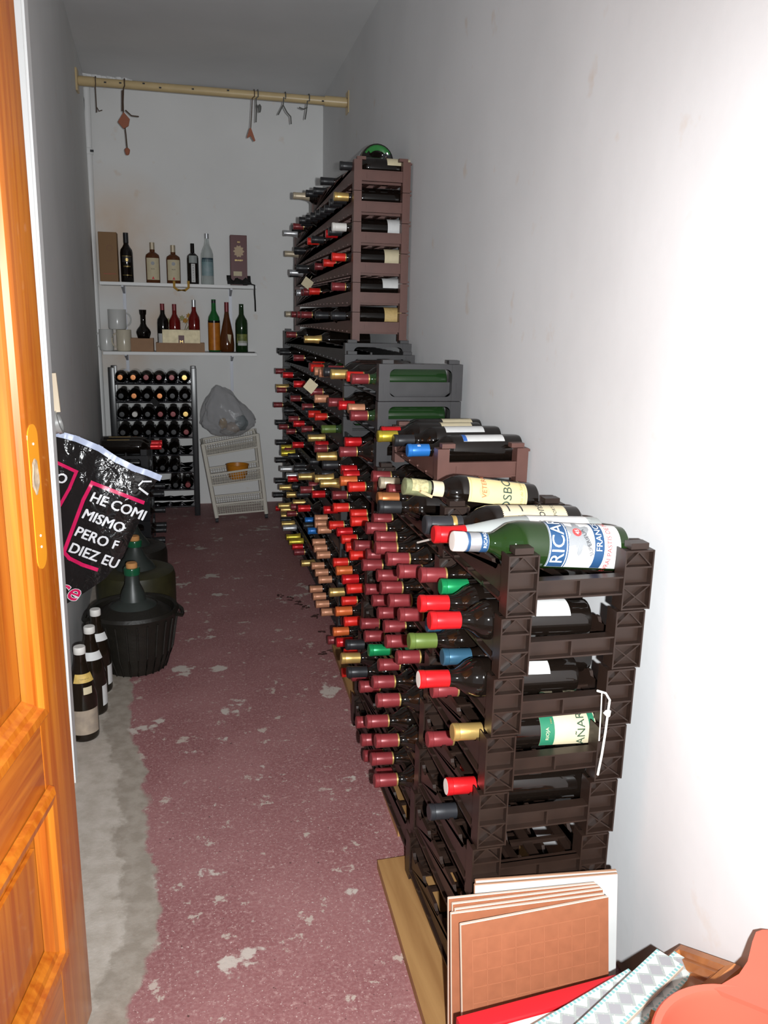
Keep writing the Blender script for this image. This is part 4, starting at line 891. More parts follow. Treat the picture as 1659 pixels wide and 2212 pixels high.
b = bbox(-(xb-xa)/2, (xb-xa)/2, -.012, .012, 0, zt_-z2-.0035); bev(b, .0015, 1); obj('carton', b, MG, g); obj('maroon_panel', bbox(-.018, .018, -.0135, -.0118, .01, (zt_-z2)*.72), MAR, g); ftext('M', .030, 0, -.0142, (zt_-z2)*.42, GOLDP, g)
# bottles right part of the lower shelf
GRN = mat('green_neck_glass', (.015, .13, .03), .1)
o, h_, r = standing('bottle with bright orange wrap label and green neck on the lower shelf', 461, 647, z2, .038, BT, GRN); backlabel(o, r, .012, h_*.56, 3.14, mat('orange_label', (.58, .20, .02), .35, col2=(.42, .12, .01), nscale=30), nm='wrap_label'); backlabel(o, r, h_*.56, h_*.60, 3.1, GLASS_DK, nm='shoulder_band'); ring(o, 'screw_cap', .0140, h_-.022, h_+.0006, CAPS['black'], top=True)
o, h_, r = standing('cognac bottle with flared teardrop body and tall slim neck', 489, 653, z2, .046, [(.85, 0), (.98, .03), (1, .15), (.90, .35), (.62, .55), (.40, .70), (.30, .80), (.29, .98), (.30, 1)], GLASS_BR, y=YM-.01); ring(o, 'capsule', .0140, h_-.06, h_+.0006, CAPS['maroon'], top=True)
b = label_bm(r*.80, .055, .115, .30, -1.6, lift=.006); b.transform(Matrix.Rotation(.12, 4, 'Y')); obj('slanted_label', b, PAPER, o)
o, h_, r = standing('dark bottle with green cap and pale fruit label, rightmost on the lower shelf', 521, 657, z2, .040, BT, GLASS_GR, y=YM-.02); ring(o, 'screw_cap', .0140, h_-.028, h_+.0006, CAPS['green'], top=True)
backlabel(o, r, .062, .118, 1.0, mat('fruit_label', (.26, .27, .06), .5, col2=(.07, .10, .03), nscale=45), nm='fruit_print'); backlabel(o, r, .045, .075, .8, PAPERW, nm='paper_label')
tag(obj('slate_mat', bbox(at(452, 757, 1, 5.55).x, xr2-.015, 5.545, 5.60, z2+.0004, z2+.004), mat('dark_mat', (.05, .05, .05), .8)), 'thin dark mat along the front right of the lower shelf', 'mat')
# dried flowers behind the long tray
fl_ = thing('dried_flowers', 'small bunch of dried orange and yellow flowers behind the red liqueur bottles', 'flowers', (at(395, 740, 1, YM+.075).x, YM+.078, z2+.001))
obj('stems', tube(tube(tube(tube(bmesh.new(), [(0, 0, 0), (.01, 0, .12), (.04, 0, .21)], .0022, 6), [(0, 0, 0), (-.02, .002, .1), (-.05, 0, .16)], .0022, 6), [(.002, 0, 0), (.0, .002, .1), (.06, 0, .19)], .002, 6), [(0, .002, 0), (-.01, 0, .1), (-.09, 0, .18)], .002, 6), mat('dry_stem', (.20, .17, .06), .8), fl_)
YF = mat('dried_orange_petal', (.55, .28, .05), .7); YG = mat('dried_pale_petal', (.42, .40, .20), .8)
for i, (x, z, m_) in enumerate(((.045, .225, YF), (.065, .20, YF), (.02, .195, YF), (-.055, .17, YF), (-.09, .19, YG), (-.03, .15, YG), (.0, .21, YG), (.05, .15, YG), (-.07, .14, YF))):
    b = bmesh.new()
    for k in range(7):
        a = 2*PI*k/7+i; cx, cz = .022*math.cos(a), .022*math.sin(a); v = [b.verts.new(q) for q in ((0, 0, 0), (cx*.5-cz*.25, -.008, cz*.5+cx*.25), (cx, .002, cz), (cx*.5+cz*.25, -.006, cz*.5-cx*.25))]; b.faces.new(v)
    obj('flower_head', b, m_, fl_, loc=(x, 0, z))
# ------------------------------------------------------------------ pipe, rod, hooks
pipe = thing('corner_pipe', 'white painted pipe running up the back left corner', 'pipe', (-.505, YB-.05, 0))
a, m_, c = at(186, 178, 1, YB-.05), at(200, 520, 1, YB-.05), at(228, 1040, 1, YB-.05)
obj('pipe_run', tube(bmesh.new(), [Vector((c.x-(-.505), 0, .0)), Vector((m_.x+.505, 0, m_.z)), Vector((a.x+.505, 0, a.z+.02))], .0205, 14), WHITE, pipe, True)
cl = at(192, 327, 1, YB-.05)
b = lathe(bmesh.new(), [(.0215, -.02), (.026, -.016), (.026, .016), (.0215, .02)], 14); obj('pipe_coupling', b, WHITE, pipe, True, loc=(cl.x+.505, 0, cl.z))
b = bmesh.new(); box(b, .010, .030, -.012, -.004, -.006, .006); obj('pipe_clip', b, INK, pipe, loc=(cl.x+.505, -.018, cl.z-.0))
b = tube(bmesh.new(), [at(*q, 1, YB-.06) for q in ((183, 190), (182, 250), (186, 300), (187, 340), (188, 480), (194, 520), (197, 640))], .006, 6); tag(obj('cable', b, INK, None, True), 'black cable running down between the white pipe and left wall', 'cable')
pl_ = bmesh.new(); n = 22
P0, P1 = at(182, 161, 1, YB-.05), at(285, 175, 1, YB-.05)
for i in range(n): bmesh.ops.create_icosphere(pl_, subdivisions=1, radius=.018+.012*random.random(), matrix=Matrix.Translation(P0.lerp(P1, i/n)+Vector((0, random.uniform(-.02, .02), random.uniform(-.008, .012)))))
bmesh.ops.remove_doubles(pl_, verts=pl_.verts[:], dist=.001)
tag(obj('plaster_filler', pl_, WHITE, None, True), 'lumpy white filler patched along the ceiling above the pipe', 'plaster')
Ra = at(168, 174, 0, -.515); Rb = at(750, 222, 0, .885)
rod = thing('hanging_rod', 'cream painted pipe spanning the room below the ceiling between two wall flanges', 'rod', tuple(Ra))
CRM = mat('cream_gloss_paint', (.62, .47, .25), .35, noise_amt=.12, nscale=14)
d_ = Rb-Ra; obj('rod_pipe', tube(bmesh.new(), [Vector((0, 0, 0)), d_], .0215, 16), CRM, rod, True)
obj('rod_sleeve', tube(bmesh.new(), [d_*.915, d_*.995], .0265, 16), CRM, rod, True); obj('rod_sleeve', tube(bmesh.new(), [d_*.005, d_*.06], .0245, 16), CRM, rod, True)
for q, s in ((d_*0, 1), (d_, -1)):
    b = bmesh.new(); box(b, -.006, .006, -.04, .04, -.055, .055); bev(b, .002, 1); obj('wall_flange', b, CRM, rod, loc=tuple(q+Vector((-.004*s, 0, 0))))
for t in (.10, .155, .24, .30, .42, .55, .905): obj('paint_chip', bbox(-.006, .006, -.0232, -.0205, -.004, .003), INK, rod, loc=tuple(d_*t+Vector((0, 0, .008*math.sin(t*60)))))
WIRE = mat('rusty_wire', (.10, .065, .045), .6, metal=.3); GWIRE = mat('grey_wire', (.13, .13, .12), .6, metal=.3); TERR = mat('dried_pepper_skin', (.33, .11, .06), .7)
def rp(px): # point on rod for pixel x
    t = (px-168)/(750-168); return Ra+d_*t
def hang(px, segs, label, m_, nm='wire_hook', cat='hook', r=.0035):
    P = rp(px); loop = [P+Vector((0, math.cos(a)*.0262, math.sin(a)*.0262)) for a in [PI*1.15-PI*1.25*i/9 for i in range(10)]]
    root = thing(nm, label, cat, tuple(P))
    first = True
    for s in segs:
        pts = [at(x, y, 1, P.y-.022) for x, y in s]
        if first: pts = [q for q in loop[::-1]]+pts; first = False
        obj('wire', tube(bmesh.new(), [q-P for q in pts], r, 6), m_, root, True)
    return root, P
hang(206, [[(206, 188), (208, 225), (209, 243)], [(209, 232), (214, 240), (221, 238)]], 'thin wire hook with a small dried pod, leftmost on the rod', WIRE, r=.0028)
def pod(root, P, px, py, rx, rz, m_, nm='dried_pod', rot=0):
    b = bmesh.new(); bmesh.ops.create_icosphere(b, subdivisions=2, radius=1)
    for v in b.verts: v.co = Vector((v.co.x*rx*(1+.2*math.sin(v.co.z*5)), v.co.y*rx*.5, v.co.z*rz))
    b.transform(Matrix.Rotation(rot, 4, 'Y')); obj(nm, b, m_, root, True, loc=tuple(at(px, py, 1, P.y-.022)-P))
r_, P = hang(267, [[(267, 190), (266, 220), (267, 250), (272, 290), (275, 322)], [(271, 238), (284, 250), (300, 252)], [(264, 195), (264, 240)]], 'long wire with a hanging dried pepper and pod, second from the left on the rod', WIRE, r=.0035)
b = bmesh.new(); prism(b, [(0, .045), (.030, .012), (.022, -.022), (-.004, -.038), (-.032, -.006)], -.007, .007); bmesh.ops.recalc_face_normals(b, faces=b.faces[:]); bev(b, .003, 2); obj('dried_pepper', b, TERR, r_, True, loc=tuple(at(268, 262, 1, P.y-.022)-P)); pod(r_, P, 275, 327, .014, .020, TERR)
pod(r_, P, 209, 248, .010, .030, TERR) if False else None
r_, P = hang(545, [[(545, 212), (544, 235), (542, 270), (541, 290)]], 'string with a forked dried pod at its end, third from the left on the rod', WIRE, r=.0028)
b = bmesh.new(); prism(b, [(-.004, .030), (.004, .030), (.026, -.030), (.018, -.036), (0, -.008), (-.016, -.022), (-.018, -.012)], -.003, .003); obj('forked_pod', b, TERR, r_, loc=tuple(at(541, 290, 1, P.y-.022)-P))
r_, P = hang(553, [[(553, 212), (554, 240), (553, 264)], [(553, 225), (562, 240)]], 'short doubled grey wire hook beside the forked pod string', GWIRE); pod(r_, P, 561, 234, .009, .022, GWIRE)
hang(613, [[(613, 210), (612, 226), (601, 248)], [(612, 228), (620, 243), (628, 252), (629, 268)]], 'open two-armed grey wire hook, second from the right on the rod', GWIRE)
hang(665, [[(664, 218), (662, 240), (659, 258)], [(664, 232), (656, 236), (646, 232)]], 'small twisted grey wire hook at the right end of the rod', GWIRE)
# ------------------------------------------------------------------ glossy black rack at the back left, bottles pointing at the doorway
YG0 = 5.40; xg0, xg1 = at(231, 850, 1, YG0).x, at(428, 1000, 1, YG0).x; ztop = at(425, 795, 1, YG0).z
xg0 = -.478; xg1 = .052
rk = thing('wine_rack', 'glossy black wine rack at the back left with bottle necks pointing at the doorway', 'wine rack', (xg0, YG0, 0)); Wg = xg1-xg0; nR = 8; hp = .115
rows_z = [ztop-.055-.113*k for k in range(8)]
for x0 in (0, Wg-.036):
    b = bmesh.new(); box(b, x0, x0+.036, 0, .035, 0, ztop); box(b, x0, x0+.036, .20, .235, 0, ztop); bev(b, .005, 2); obj('side_post', b, BLACKP, rk, True)
    b = bmesh.new()
    for z in rows_z: box(b, x0+.004, x0+.032, .035, .20, z-.055, z-.02)
    obj('side_rail', b, BLACKP, rk)
pxs = [i for i in range(6)]; xs = [.036+(Wg-.072)*(i+.5)/6 for i in range(6)]
for z in rows_z:
    b = bmesh.new(); zc = z
    P = [(.036, z-.047), (.036, z-.012)]
    for x in xs:
        a0 = math.acos(min(1, .0125/.037)); P += [(x-.0375*math.sin(a0-2*a0*i/8), z-.0375*math.cos(a0-2*a0*i/8)) for i in range(9)]
    P += [(Wg-.036, z-.012), (Wg-.036, z-.047)]
    A = [b.verts.new((p[0], 0.012, p[1])) for p in P]; B = [b.verts.new((p[0], .022-.03*(1 if p[1] < z-.05 else 0)+.022, p[1])) for p in P]
    prism(b, P, .010, .014); prism(b, P, .200, .204)
    for v in A+B: b.verts.remove(v)
    for x in xs: bmesh.ops.create_uvsphere(b, u_segments=8, v_segments=5, radius=.011, matrix=Matrix.Translation((x-.043, .008, z-.034)) @ Matrix.Diagonal((1.5, .6, 1, 1)))
    tube(b, [(.036, .012, z-.046), (Wg-.036, .012, z-.046)], .006, 8)
    bmesh.ops.recalc_face_normals(b, faces=b.faces[:]); obj('scalloped_rail', b, mat('glossy_black_tray', (.02, .02, .024), .16, spec=1.0, coat=.6, bump=.3, nscale=30), rk, True)
ROWC = ['copper copper maroon maroon maroon gold', 'black copper black copper black black', 'black white black maroon maroon gold', 'black black black black black maroon', 'black black black black black -', '- - black black black -', '- - - - black maroon', '- - - - - -']
for k, row in enumerate(ROWC):
    for i, cn in enumerate(row.split()):
        if cn == '-': continue
        o = bottle(f'dark bottle with {cn} capsule facing us, {ORD[k]} row down, {ORD[i]} from left, back left rack', 'bottles in the glossy black back rack', (xg0+xs[i], YG0+.245, rows_z[k]), (PI/2, 0, 0), 'bordeaux', GLASS_DK, cn, .05, None, cn, 20)
        o.location.y = YG0+.225
def card(px, py, y, w_, h_, rot, m_, label, nm='paper_tag'):
    o = obj(nm, bbox(-w_/2, w_/2, -.001, .001, -h_/2, h_/2), m_, None, loc=at(px, py, 1, y), rot=(0, rot, 0)); return tag(o, label, 'tag')
card(335, 869, YG0-.09, .045, .035, .9, CLOTH, 'small black tag hanging among the necks of the back left rack')
# ------------------------------------------------------------------ second rack along the left wall
xh0, xh1, yh0, yh1 = -.478, -.215, 4.36, 4.95; zh = .575
rk = thing('wine_rack', 'dark wine rack along the left wall behind the hanging bag, bottles pointing right', 'wine rack', (xh0, yh0, 0)); nH = 5; hh = zh/nH
for k in range(nH):
    b = bmesh.new(); w_ = xh1-xh0; L_ = yh1-yh0; cs = [.09+.11*i for i in range(4)]; zq = .10 if k < 4 else .148
    scallop(b, w_-.011, w_-.004, cs, .03, L_-.03, .3*hh, zq, .0168, zq-.004); scallop(b, w_-.112, w_-.105, cs, .03, L_-.03, .33*hh, zq, .0412, zq-.022); scallop(b, .023, .030, cs, .03, L_-.03, .33*hh, zq, .0412, zq-.022)
    bmesh.ops.recalc_face_normals(b, faces=b.faces[:]); t = obj('rack_tier', b, BLACKP, rk, loc=(0, 0, k*hh))
    for y in (0, L_-.034): obj('end_panel', end_panel_bm('window', w_, hh, .034), BLACKP, t, loc=(0, y, 0))
for x in (.0, xh1-xh0-.034): obj('post_peg', bbox(x, x+.030, .004, .030, zh+.0005, zh+.03), BLACKP, rk)
n_ = 0
for k in range(nH):
    for i, c in enumerate([.09, .20, .31, .42]):
        if k == 4 and i == 3: continue
        cp = 'red' if k == 4 else 'black'
        if (k == 4 and i == 2) or (k < 4 and random.random() < .6): continue
        lab = (PAPERO, .03, .14, .9, -.7) if k == 4 and i < 2 else None
        bottle(f'{cp}-capped bottle, {ORD[k]} row up, {ORD[i]} from near end, left wall rack', 'bottles in the left wall rack', (xh0+.032, yh0+c, k*hh+(.1003 if k < 4 else .1483)), (0, PI/2, 0), 'bordeaux', GLASS_DK, cp, .056, None, None, 18, None)
        if lab:
            pass
for ob in [x for x in C.objects if x.get('group') == 'bottles in the left wall rack' and 'fifth row' in x['label'] and ('first from' in x['label'] or 'second from' in x['label'])]:
    obj('paper_label', label_bm(.037, .03, .14, .9, PI-.6), PAPERO, ob)
# ------------------------------------------------------------------ white basket trolley and plastic bag
TW = mat('cream_wire_plastic', (.66, .62, .54), .5)
T = [at(447, 957, 1, 5.32), at(546, 940, 1, 5.40), at(470, 1122, 1, 5.25), at(578, 1112, 1, 5.32)]
bl, brr = Vector((.150, 5.20, .03)), Vector((.468, 5.27, .03)); tl_, trr = at(438, 960, 1, 5.24), at(556, 937, 1, 5.30)
dp = Vector((.0, .24, 0)); tz = .0
tl_.z = max(tl_.z, .0)
tro = thing('basket_trolley', 'cream three-basket vegetable trolley leaning beside the back left rack', 'trolley', tuple(bl-Vector((0, 0, .03))))
Oo = bl-Vector((0, 0, .03))
def P4(t): # four corners at fraction t of height
    a = bl.lerp(tl_, t); c = brr.lerp(trr, t); return [a, c, c+dp, a+dp]
for i in range(4):
    p0, p1 = P4(0)[i], P4(1)[i]; b = bmesh.new(); tube(b, [p0-Oo, p1-Oo], .013, 8); obj('leg_post', b, TW, tro, True)
    b = lathe(bmesh.new(), [(.004, -.010), (.015, -.009), (.015, .009), (.004, .010)], 12); b.transform(Matrix.Rotation(PI/2, 4, 'Y')); o = obj('wheel', b, INK, tro, True, loc=tuple(p0-Oo+Vector((0, 0, -.0149))))
def wires(b, A, B, Cc, D_, nu, nv, r):
    for i in range(nu+1):
        p, q = A.lerp(B, i/nu), D_.lerp(Cc, i/nu); tube(b, [p, q], r, 4)
    for j in range(nv+1):
        p, q = A.lerp(D_, j/nv), B.lerp(Cc, j/nv); tube(b, [p, q], r, 4)
for k, (t0, t1) in enumerate(((.04, .18), (.44, .58), (.84, .99))):
    lo, hi = P4(t0), P4(t1); lo = [q-Oo for q in lo]; hi = [q-Oo for q in hi]; b = bmesh.new()
    for i in range(4): wires(b, lo[i], lo[(i+1) % 4], hi[(i+1) % 4], hi[i], 22 if i % 2 == 0 else 16, 4, .0011)
    wires(b, lo[0], lo[1], lo[2], lo[3], 12, 10, .0011); bk = obj('basket_mesh', b, TW, tro); bk['kind'] = 'stuff'
    b = bmesh.new(); tube(b, hi+[hi[0]], .0075, 6); obj('basket_rim', b, TW, bk, True)
    b = bmesh.new(); tube(b, lo+[lo[0]], .0055, 6); obj('basket_rim', b, TW, bk, True)
P = P4(.44); cx = (P[0]+P[2])/2; pt = at(512, 990, 1, cx.y)
b = lathe(bmesh.new(), [(.050, 0), (.062, .03), (.072, .085), (.074, .092), (.070, .092), (.060, .03), (.046, .004), (.001, .004)], 24, 0, True, False)
tag(obj('orange_bowl', b, mat('orange_plastic', (.52, .19, .012), .4), None, True, loc=(pt.x, cx.y-.03, cx.z+.0085)), 'orange plastic bowl in the middle basket of the trolley', 'bowl')
# grey translucent bag with contents on the trolley
Pc = at(497, 950, 1, 5.40); zb = P4(.99)[2].z+.002; zb = (P4(.99)[0].z+P4(.99)[2].z)/2+.010
bagm = mat('translucent_grey_film', (.42, .42, .44), .28, spec=.6, alpha=.38, bump=.35, nscale=22)
b = bmesh.new(); bmesh.ops.create_icosphere(b, subdivisions=5, radius=1)
for v in b.verts:
    d = v.co.normalized(); z = d.z; n_ = noise.noise(d*2.3)*.14+noise.noise(d*5.5)*.07+noise.noise(d*13)*.025
    rx = .170*(1-.42*max(0, z)**1.2); ry = .105*(1-.3*max(0, z))
    if z < -.25: rx *= 1+.12*(z+.25)
    zz = z*(.215 if z > 0 else .115)
    v.co = Vector((d.x*rx*(1+n_)-.05*max(0, z), d.y*ry*(1+n_), max(zz*(1+n_*.5), -.10)))
bag = obj('plastic_bag', b, bagm, None, True, loc=(at(492, 890, 1, 5.36).x, 5.385, zb+.102)); tag(bag, 'crumpled grey translucent plastic bag full of odds and ends on the trolley', 'bag')
for (dx, dz, rx, rz, col_, lab) in ((-.03, -.02, .026, .032, (.42, .25, .05), 'yellowish round item inside the left of the grey bag'), (.03, -.05, .045, .035, (.45, .34, .24), 'pale tan lump inside the bottom of the grey bag'), (.085, -.02, .040, .05, (.10, .15, .15), 'dark greenish bundle inside the right of the grey bag'), (.0, -.075, .05, .02, (.40, .38, .34), 'pale crumpled paper low inside the grey bag')):
    b = bmesh.new(); bmesh.ops.create_icosphere(b, subdivisions=3, radius=1)
    for v in b.verts: q = 1+.25*noise.noise(v.co*2.5+Vector((dx*90, 0, 0))); v.co = Vector((v.co.x*rx*q, v.co.y*rx*.7*q, v.co.z*rz*q))
    tag(obj('bag_content', b, mat('content_%d' % int(dx*1000), col_, .7, noise_amt=.3, nscale=60), None, True, loc=(bag.location.x+dx, 5.36, bag.location.z+dz)), lab, 'item')
# ------------------------------------------------------------------ demijohns
WICK = mat('dark_basket_plastic', (.012, .010, .007), .5, noise_amt=.3, nscale=25, bump=.3); OLV = mat('olive_basket_plastic', (.030, .027, .009), .5, noise_amt=.3, nscale=30)
DJG = mat('dusty_green_glass', (.030, .036, .032), .4, noise_amt=.2, nscale=30); DNECK = mat('green_neck', (.01, .08, .035), .15)
def demijohn(label, x, y, R_, hb, hn, bm_, style):
    root = thing('demijohn', label, 'demijohn', (x, y, 0.0005))
    if style == 'basket':
        pr = [(R_*.62, 0), (R_*.70, .006), (R_*.86, hb*.35), (R_*.95, hb*.75), (R_*1.0, hb*.93), (R_*1.04, hb), (R_*1.0, hb+.012), (R_*.93, hb+.006), (R_*.90, hb-.02)]
        b = lathe(bmesh.new(), pr, 40, 0, True, False); obj('basket', b, bm_, root, True)
        b = bmesh.new()
        for i in range(26):
            a = 2*PI*i/26; p = [Vector((pr[j][0]*1.01*math.cos(a), pr[j][0]*1.01*math.sin(a), pr[j][1])) for j in range(1, 5)]; tube(b, p, .0035, 5)
        obj('basket_ribs', b, bm_, root, True)
        for s in (-1, 1): obj('carrying_handle', tube(bmesh.new(), [Vector((s*(R_*.98), -.05, hb-.01)), Vector((s*(R_*1.10), -.035, hb-.02)), Vector((s*(R_*1.12), 0, hb-.025)), Vector((s*(R_*1.10), .035, hb-.02)), Vector((s*(R_*.98), .05, hb-.01))], .007, 8), bm_, root, True)
        gz = hb-.02; b = lathe(bmesh.new(), [(R_*.88, gz-.02), (R_*.87, gz+.008), (R_*.62, gz+.035), (R_*.56, gz+.040), (R_*.50, gz+.036)], 36, 0, False, False); obj('lid_ring', b, bm_, root, True)
        gl = [(R_*.84, gz-.02), (R_*.52, gz+.040), (R_*.30, gz+.060), (.040, gz+.090), (.027, gz+.12), (.024, hn-.045)]
    else:
        b = lathe(bmesh.new(), [(R_*.80, 0), (R_*.95, .015), (R_, .06), (R_, hb-.035), (R_*.96, hb-.012), (R_*.80, hb), (R_*.55, hb+.004), (R_*.50, hb)], 40, 0, True, False); obj('basket', b, bm_, root, True)
        gl = [(R_*.55, hb-.01), (R_*.42, hb+.02), (.045, hb+.045), (.028, hb+.08), (.024, hn-.045)]
    obj('glass_shoulder', lathe(bmesh.new(), gl, 28, 0, False, True), DJG, root, True)
    obj('neck', lathe(bmesh.new(), [(.0245, hn-.046), (.0285, hn-.044), (.0295, hn-.022), (.0275, hn-.018)], 20, 0, True, True), DNECK, root, True)
    obj('cork', lathe(bmesh.new(), [(.020, hn-.019), (.0205, hn-.004), (.018, hn)], 16, 0, True, True), mat('orange_cork', (.48, .22, .07), .8), root, True)
demijohn('front demijohn in a dark ribbed basket with side handles, nearest on the floor', -.222, 3.02, .156, .225, .405, WICK, 'basket')
demijohn('middle demijohn with olive wrapped body directly behind the front one', -.235, 3.42, .158, .265, .40, OLV, 'wrap')
demijohn('rear demijohn with dark wrapped body partly hidden by the hanging bag', -.27, 3.80, .152, .26, .41, WICK, 'wrap')
# ------------------------------------------------------------------ three litre bottles by the partition
SIF = [(.0395, 0), (.0425, .004), (.0440, .012), (.0440, .125), (.0430, .145), (.036, .185), (.027, .225), (.0195, .255), (.0165, .275), (.0160, .300)]
AMB = mat('dark_brown_bottle_glass', (.012, .008, .005), .10, spec=.5)
def litre(label, fx, fy, z_top, wide):
    k = (z_top)/.318
    P = at(fx, fy, 2, 0)
    b = lathe(bmesh.new(), [(r_, z*k) for r_, z in SIF], 24); o = obj('brown_glass_bottle', b, AMB, None, True, loc=(P.x, P.y, .0006)); tag(o, label, 'bottle', 'three litre bottles by the partition')
    h_ = .300*k; b = lathe(bmesh.new(), [(.0172, h_-.006), (.0180, h_-.005), (.0180, h_+.014), (.0165, h_+.0165)], 20); obj('white_cap', b, CAPS['white'], o, True)
    b = label_bm(.0285, .205*k, .232*k, .9, -1.2, lift=.001)
    for v in b.verts:
        f = 1.27 if v.co.z < .21*k else .96; v.co.x *= f*1.02; v.co.y *= f*1.02
    nl = obj('neck_label', b, mat('yellow_neck_label', (.66, .45, .12), .6, noise_amt=.25, nscale=70) if wide else PAPERW, o)
    if wide:
        lb = obj('paper_label', label_bm(.044, .025, .105, 1.0, -1.25), mat('worn_label', (.40, .32, .24), .7, col2=(.26, .21, .17), nscale=35), o)
        obj('tax_strip', label_bm(.0385, .165*k, .190*k, .35, -1.0, lift=.0015), PAPER, o)
        letter(o, wrap_text('CERVEZA', .007, .031, .215*k, -1.2, lift=.003), INK, 'lettering', nl)
    else:
        lb = obj('paper_label', label_bm(.044, .030, .100, .55, -.2), PAPERW, o)
    return o
litre('nearest brown litre bottle by the white partition end, yellow neck label, worn body label', 184, 1590, .30, True)
litre('middle brown litre bottle with white neck label between the nearest and farthest', 204, 1536, .30, False)
litre('farthest brown litre bottle with white neck label, next to the front demijohn', 216, 1490, .30, False)
# ------------------------------------------------------------------ hanging plastic carrier bag with print
YBG = 2.52
def bp(px, py, off=0.0, back=False):
    u = (px-110)/235; v = (py-930)/370
    bulge = .045*math.sin(max(0, min(1, u))*PI)*math.sin(max(0.0, min(1, v*.95))*PI)
    wr = .0055*noise.noise(Vector((px*.035, py*.02, 0)))+.0035*noise.noise(Vector((px*.09, py*.07, 3)))
    if back: return at(px, py, 1, YBG+.03+bulge*.4)
    return at(px, py, 1, YBG-bulge+wr-off)
BAGM = mat('black_bag_film', (.009, .008, .008), .14, spec=.7, bump=.0)
nt = BAGM.node_tree; N = nt.nodes; L = nt.links; tc = N.new('ShaderNodeTexCoord'); nz = N.new('ShaderNodeTexNoise'); nz.inputs['Scale'].default_value = 26; nz.inputs['Detail'].default_value = 3; nz.inputs['Distortion'].default_value = 2.0
L.new(tc.outputs['Object'], nz.inputs[0]); bpn = N.new('ShaderNodeBump'); bpn.inputs['Strength'].default_value = .35; bpn.inputs['Distance'].default_value = .012; L.new(nz.outputs[0], bpn.inputs['Height']); L.new(bpn.outputs[0], N['Principled BSDF'].inputs['Normal'])
Ltop = lambda s: (80+262*s, 915+120*s)                              # top edge
def edgeR(t):                                                     # right/bottom boundary from the top right corner to the lower left tip
    K = [(342, 1035), (322, 1060), (318, 1090), (290, 1150), (264, 1205), (228, 1250), (180, 1282), (138, 1308)]
    q = t*(len(K)-1); i = min(int(q), len(K)-2); f = q-i; return (K[i][0]+(K[i+1][0]-K[i][0])*f, K[i][1]+(K[i+1][1]-K[i][1])*f)
b = bmesh.new(); NU, NV = 44, 44; F_ = []; Bk = []
for j in range(NV+1):
    v = j/NV; rowF = []; rowB = []
    lx, ly = 80+10*v, 915+420*v; rx, ry = edgeR(v)
    for i in range(NU+1):
        u = i/NU; px, py = lx+(rx-lx)*u, ly+(ry-ly)*u
        rowF.append(b.verts.new(bp(px, py))); rowB.append(b.verts.new(bp(px, py, 0, True)) if 0 < i < NU and 0 < j < NV else rowF[-1])
    F_.append(rowF); Bk.append(rowB)
for j in range(NV):
    for i in range(NU):
        b.faces.new((F_[j][i], F_[j+1][i], F_[j+1][i+1], F_[j][i+1]))
        q = [Bk[j][i], Bk[j][i+1], Bk[j+1][i+1], Bk[j+1][i]]
        try: b.faces.new(q)
        except ValueError: pass
bmesh.ops.recalc_face_normals(b, faces=b.faces[:])
hb = obj('carrier_bag', b, BAGM, None, True); tag(hb, 'shiny black plastic carrier bag with white slogan in pink frame hanging at left', 'bag')
PINK = mat('pink_print', (.62, .012, .10), .3); WP = mat('white_bag_print', (.72, .72, .74), .35)
def ribbon(pts, wpx, m_, nm, off=.0025, sub=16):
    b = bmesh.new()
    for a, c in zip(pts, pts[1:]):
        a = Vector(a); c = Vector(c); d = (c-a).normalized(); n_ = Vector((-d.y, d.x))*wpx/2; a = a-d*wpx/2; c = c+d*wpx/2; pr = None
        for i in range(sub+1):
            q = a.lerp(c, i/sub); cur = [b.verts.new(bp(q.x+n_.x*s, q.y+n_.y*s, off)) for s in (-1, 0, 1)]
            if pr:
                for s in (0, 1): b.faces.new((pr[s], pr[s+1], cur[s+1], cur[s]))
            pr = cur
    return obj(nm, b, m_, hb, True)
ribbon([(308, 1085), (199, 1043), (180, 1080), (138, 1193), (150, 1206), (178, 1220), (208, 1230)], 8, PINK, 'pink_frame')
ribbon([(116, 996), (165, 1019), (150, 1055), (126, 1098)], 7, PINK, 'pink_frame')
def bagtext(s, px, py, size, ang=21, m_=WP, off=.003, bold=0.0, align='LEFT', skew=-.12):
    b = textbm(s, 1.0, align, bold); ca, sa = math.cos(math.radians(ang)), math.sin(math.radians(ang))
    for v in b.verts:
        x, y = v.co.x*size, -v.co.y*size; x += y*skew
        v.co = bp(px+x*ca-y*sa, py+x*sa+y*ca, off)
    n0, e0, f0 = len(b.verts), len(b.edges), len(b.faces); b.verts.ensure_lookup_table(); b.edges.ensure_lookup_table(); b.faces.ensure_lookup_table()
    if m_ is WP and bold == 0:
        for dx, dy in ((1.1, 0), (0, 1.0), (-.9, 0)):
            b.verts.ensure_lookup_table(); b.edges.ensure_lookup_table(); b.faces.ensure_lookup_table(); g2 = bmesh.ops.duplicate(b, geom=list(b.verts[:n0])+list(b.edges[:e0])+list(b.faces[:f0]))
            for v in [q for q in g2['geom'] if isinstance(q, bmesh.types.BMVert)]: P_ = v.co; v.co = P_+Vector((dx*.0012, 0, -dy*.0012))
    obj('slogan_lettering', b, m_, hb)
bagtext('HE COMI', 196, 1073, 31, 20); bagtext('MISMO', 179, 1109, 31, 21); bagtext('PERO', 163, 1147, 31, 21); bagtext('F', 243, 1176, 27, 15); bagtext('DIEZ EU', 150, 1182, 31, 20)
bagtext('O', 121, 1030, 30, 20); bagtext('A', 112, 1062, 26, 20)
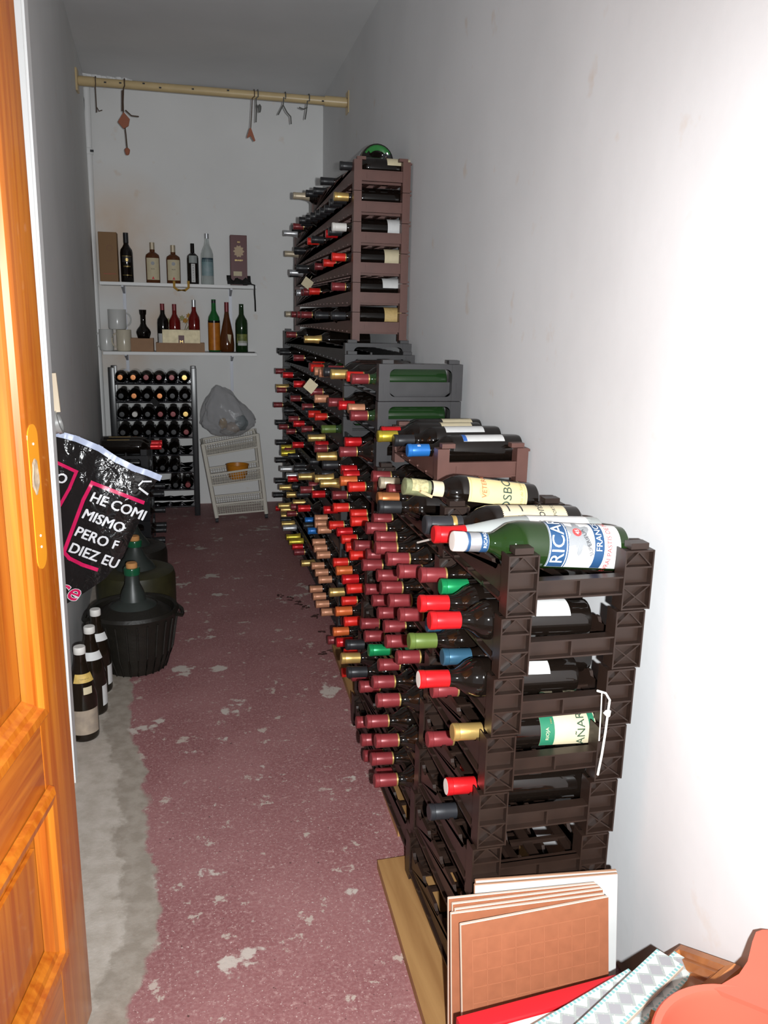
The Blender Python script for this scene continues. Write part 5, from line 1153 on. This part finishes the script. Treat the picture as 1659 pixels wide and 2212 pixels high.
bagtext('ice', 116, 1262, 56, 22, WP, .0022, .03, skew=-.3); bagtext('ice', 116, 1262, 56, 22, PINK, .0034, .008, skew=-.3)
ribbon([(118, 936), (140, 941), (165, 948), (215, 969), (250, 992), (290, 1012), (320, 1022), (342, 1031)], 13, mat('pale_blue_film', (.42, .47, .62), .35), 'drawstring_hem', .006, 10)
ribbon([(300, 1048), (308, 1040), (326, 1040)], 3.5, WP, 'torn_film_edge', .008); ribbon([(302, 1055), (318, 1067)], 4.5, WP, 'torn_film_edge', .008)
# chrome wall holder and slat above the bag
wx = -.41; Ph = at(126, 912, 1, 2.44)
hl = thing('chrome_bracket', 'chrome tube holder on the left wall from which the carrier bag hangs', 'bracket', tuple(Ph))
b = lathe(bmesh.new(), [(.026, -.10), (.030, -.098), (.030, -.006), (.0335, -.005), (.0335, .005), (.026, .006), (.022, .003), (.022, -.010)], 24, 0, True, True); b.transform(Matrix.Rotation(PI/2-.25, 4, 'Y')); obj('chrome_tube', b, CHROME, hl, True)
Psl = at(118, 850, 1, 2.44); zt_, zb_ = at(117, 806, 1, 2.44).z, at(120, 890, 1, 2.44).z
b = bbox(-.010, .010, -.005, .005, zb_-Psl.z, zt_-Psl.z); tag(obj('wood_stick', b, SLATW, None, loc=tuple(Psl), rot=(0, -.05, 0)), 'short pale wooden stick standing upright above the chrome holder', 'stick')
# debris on the floor
b = bmesh.new(); random.seed(3)
for (x, y, n_) in ((605, 1288, 5), (625, 1294, 6), (645, 1303, 10), (660, 1313, 8), (682, 1332, 10), (695, 1367, 6), (700, 1410, 4), (712, 1407, 3)):
    for i in range(n_):
        P = at(x+random.uniform(-8, 8), y+random.uniform(-4, 4), 2, 0.0); s = random.uniform(.003, .008)
        bmesh.ops.create_icosphere(b, subdivisions=1, radius=1, matrix=Matrix.Translation((P.x, P.y, .0015)) @ Matrix.Rotation(random.random()*3, 4, 'Z') @ Matrix.Diagonal((s*1.6, s, .0016, 1)))
tag(obj('leaf_debris', b, mat('dark_debris', (.05, .018, .014), .8)), 'scattering of dark crumbs and leaf bits on the red floor before the racks', 'debris', kind='stuff')
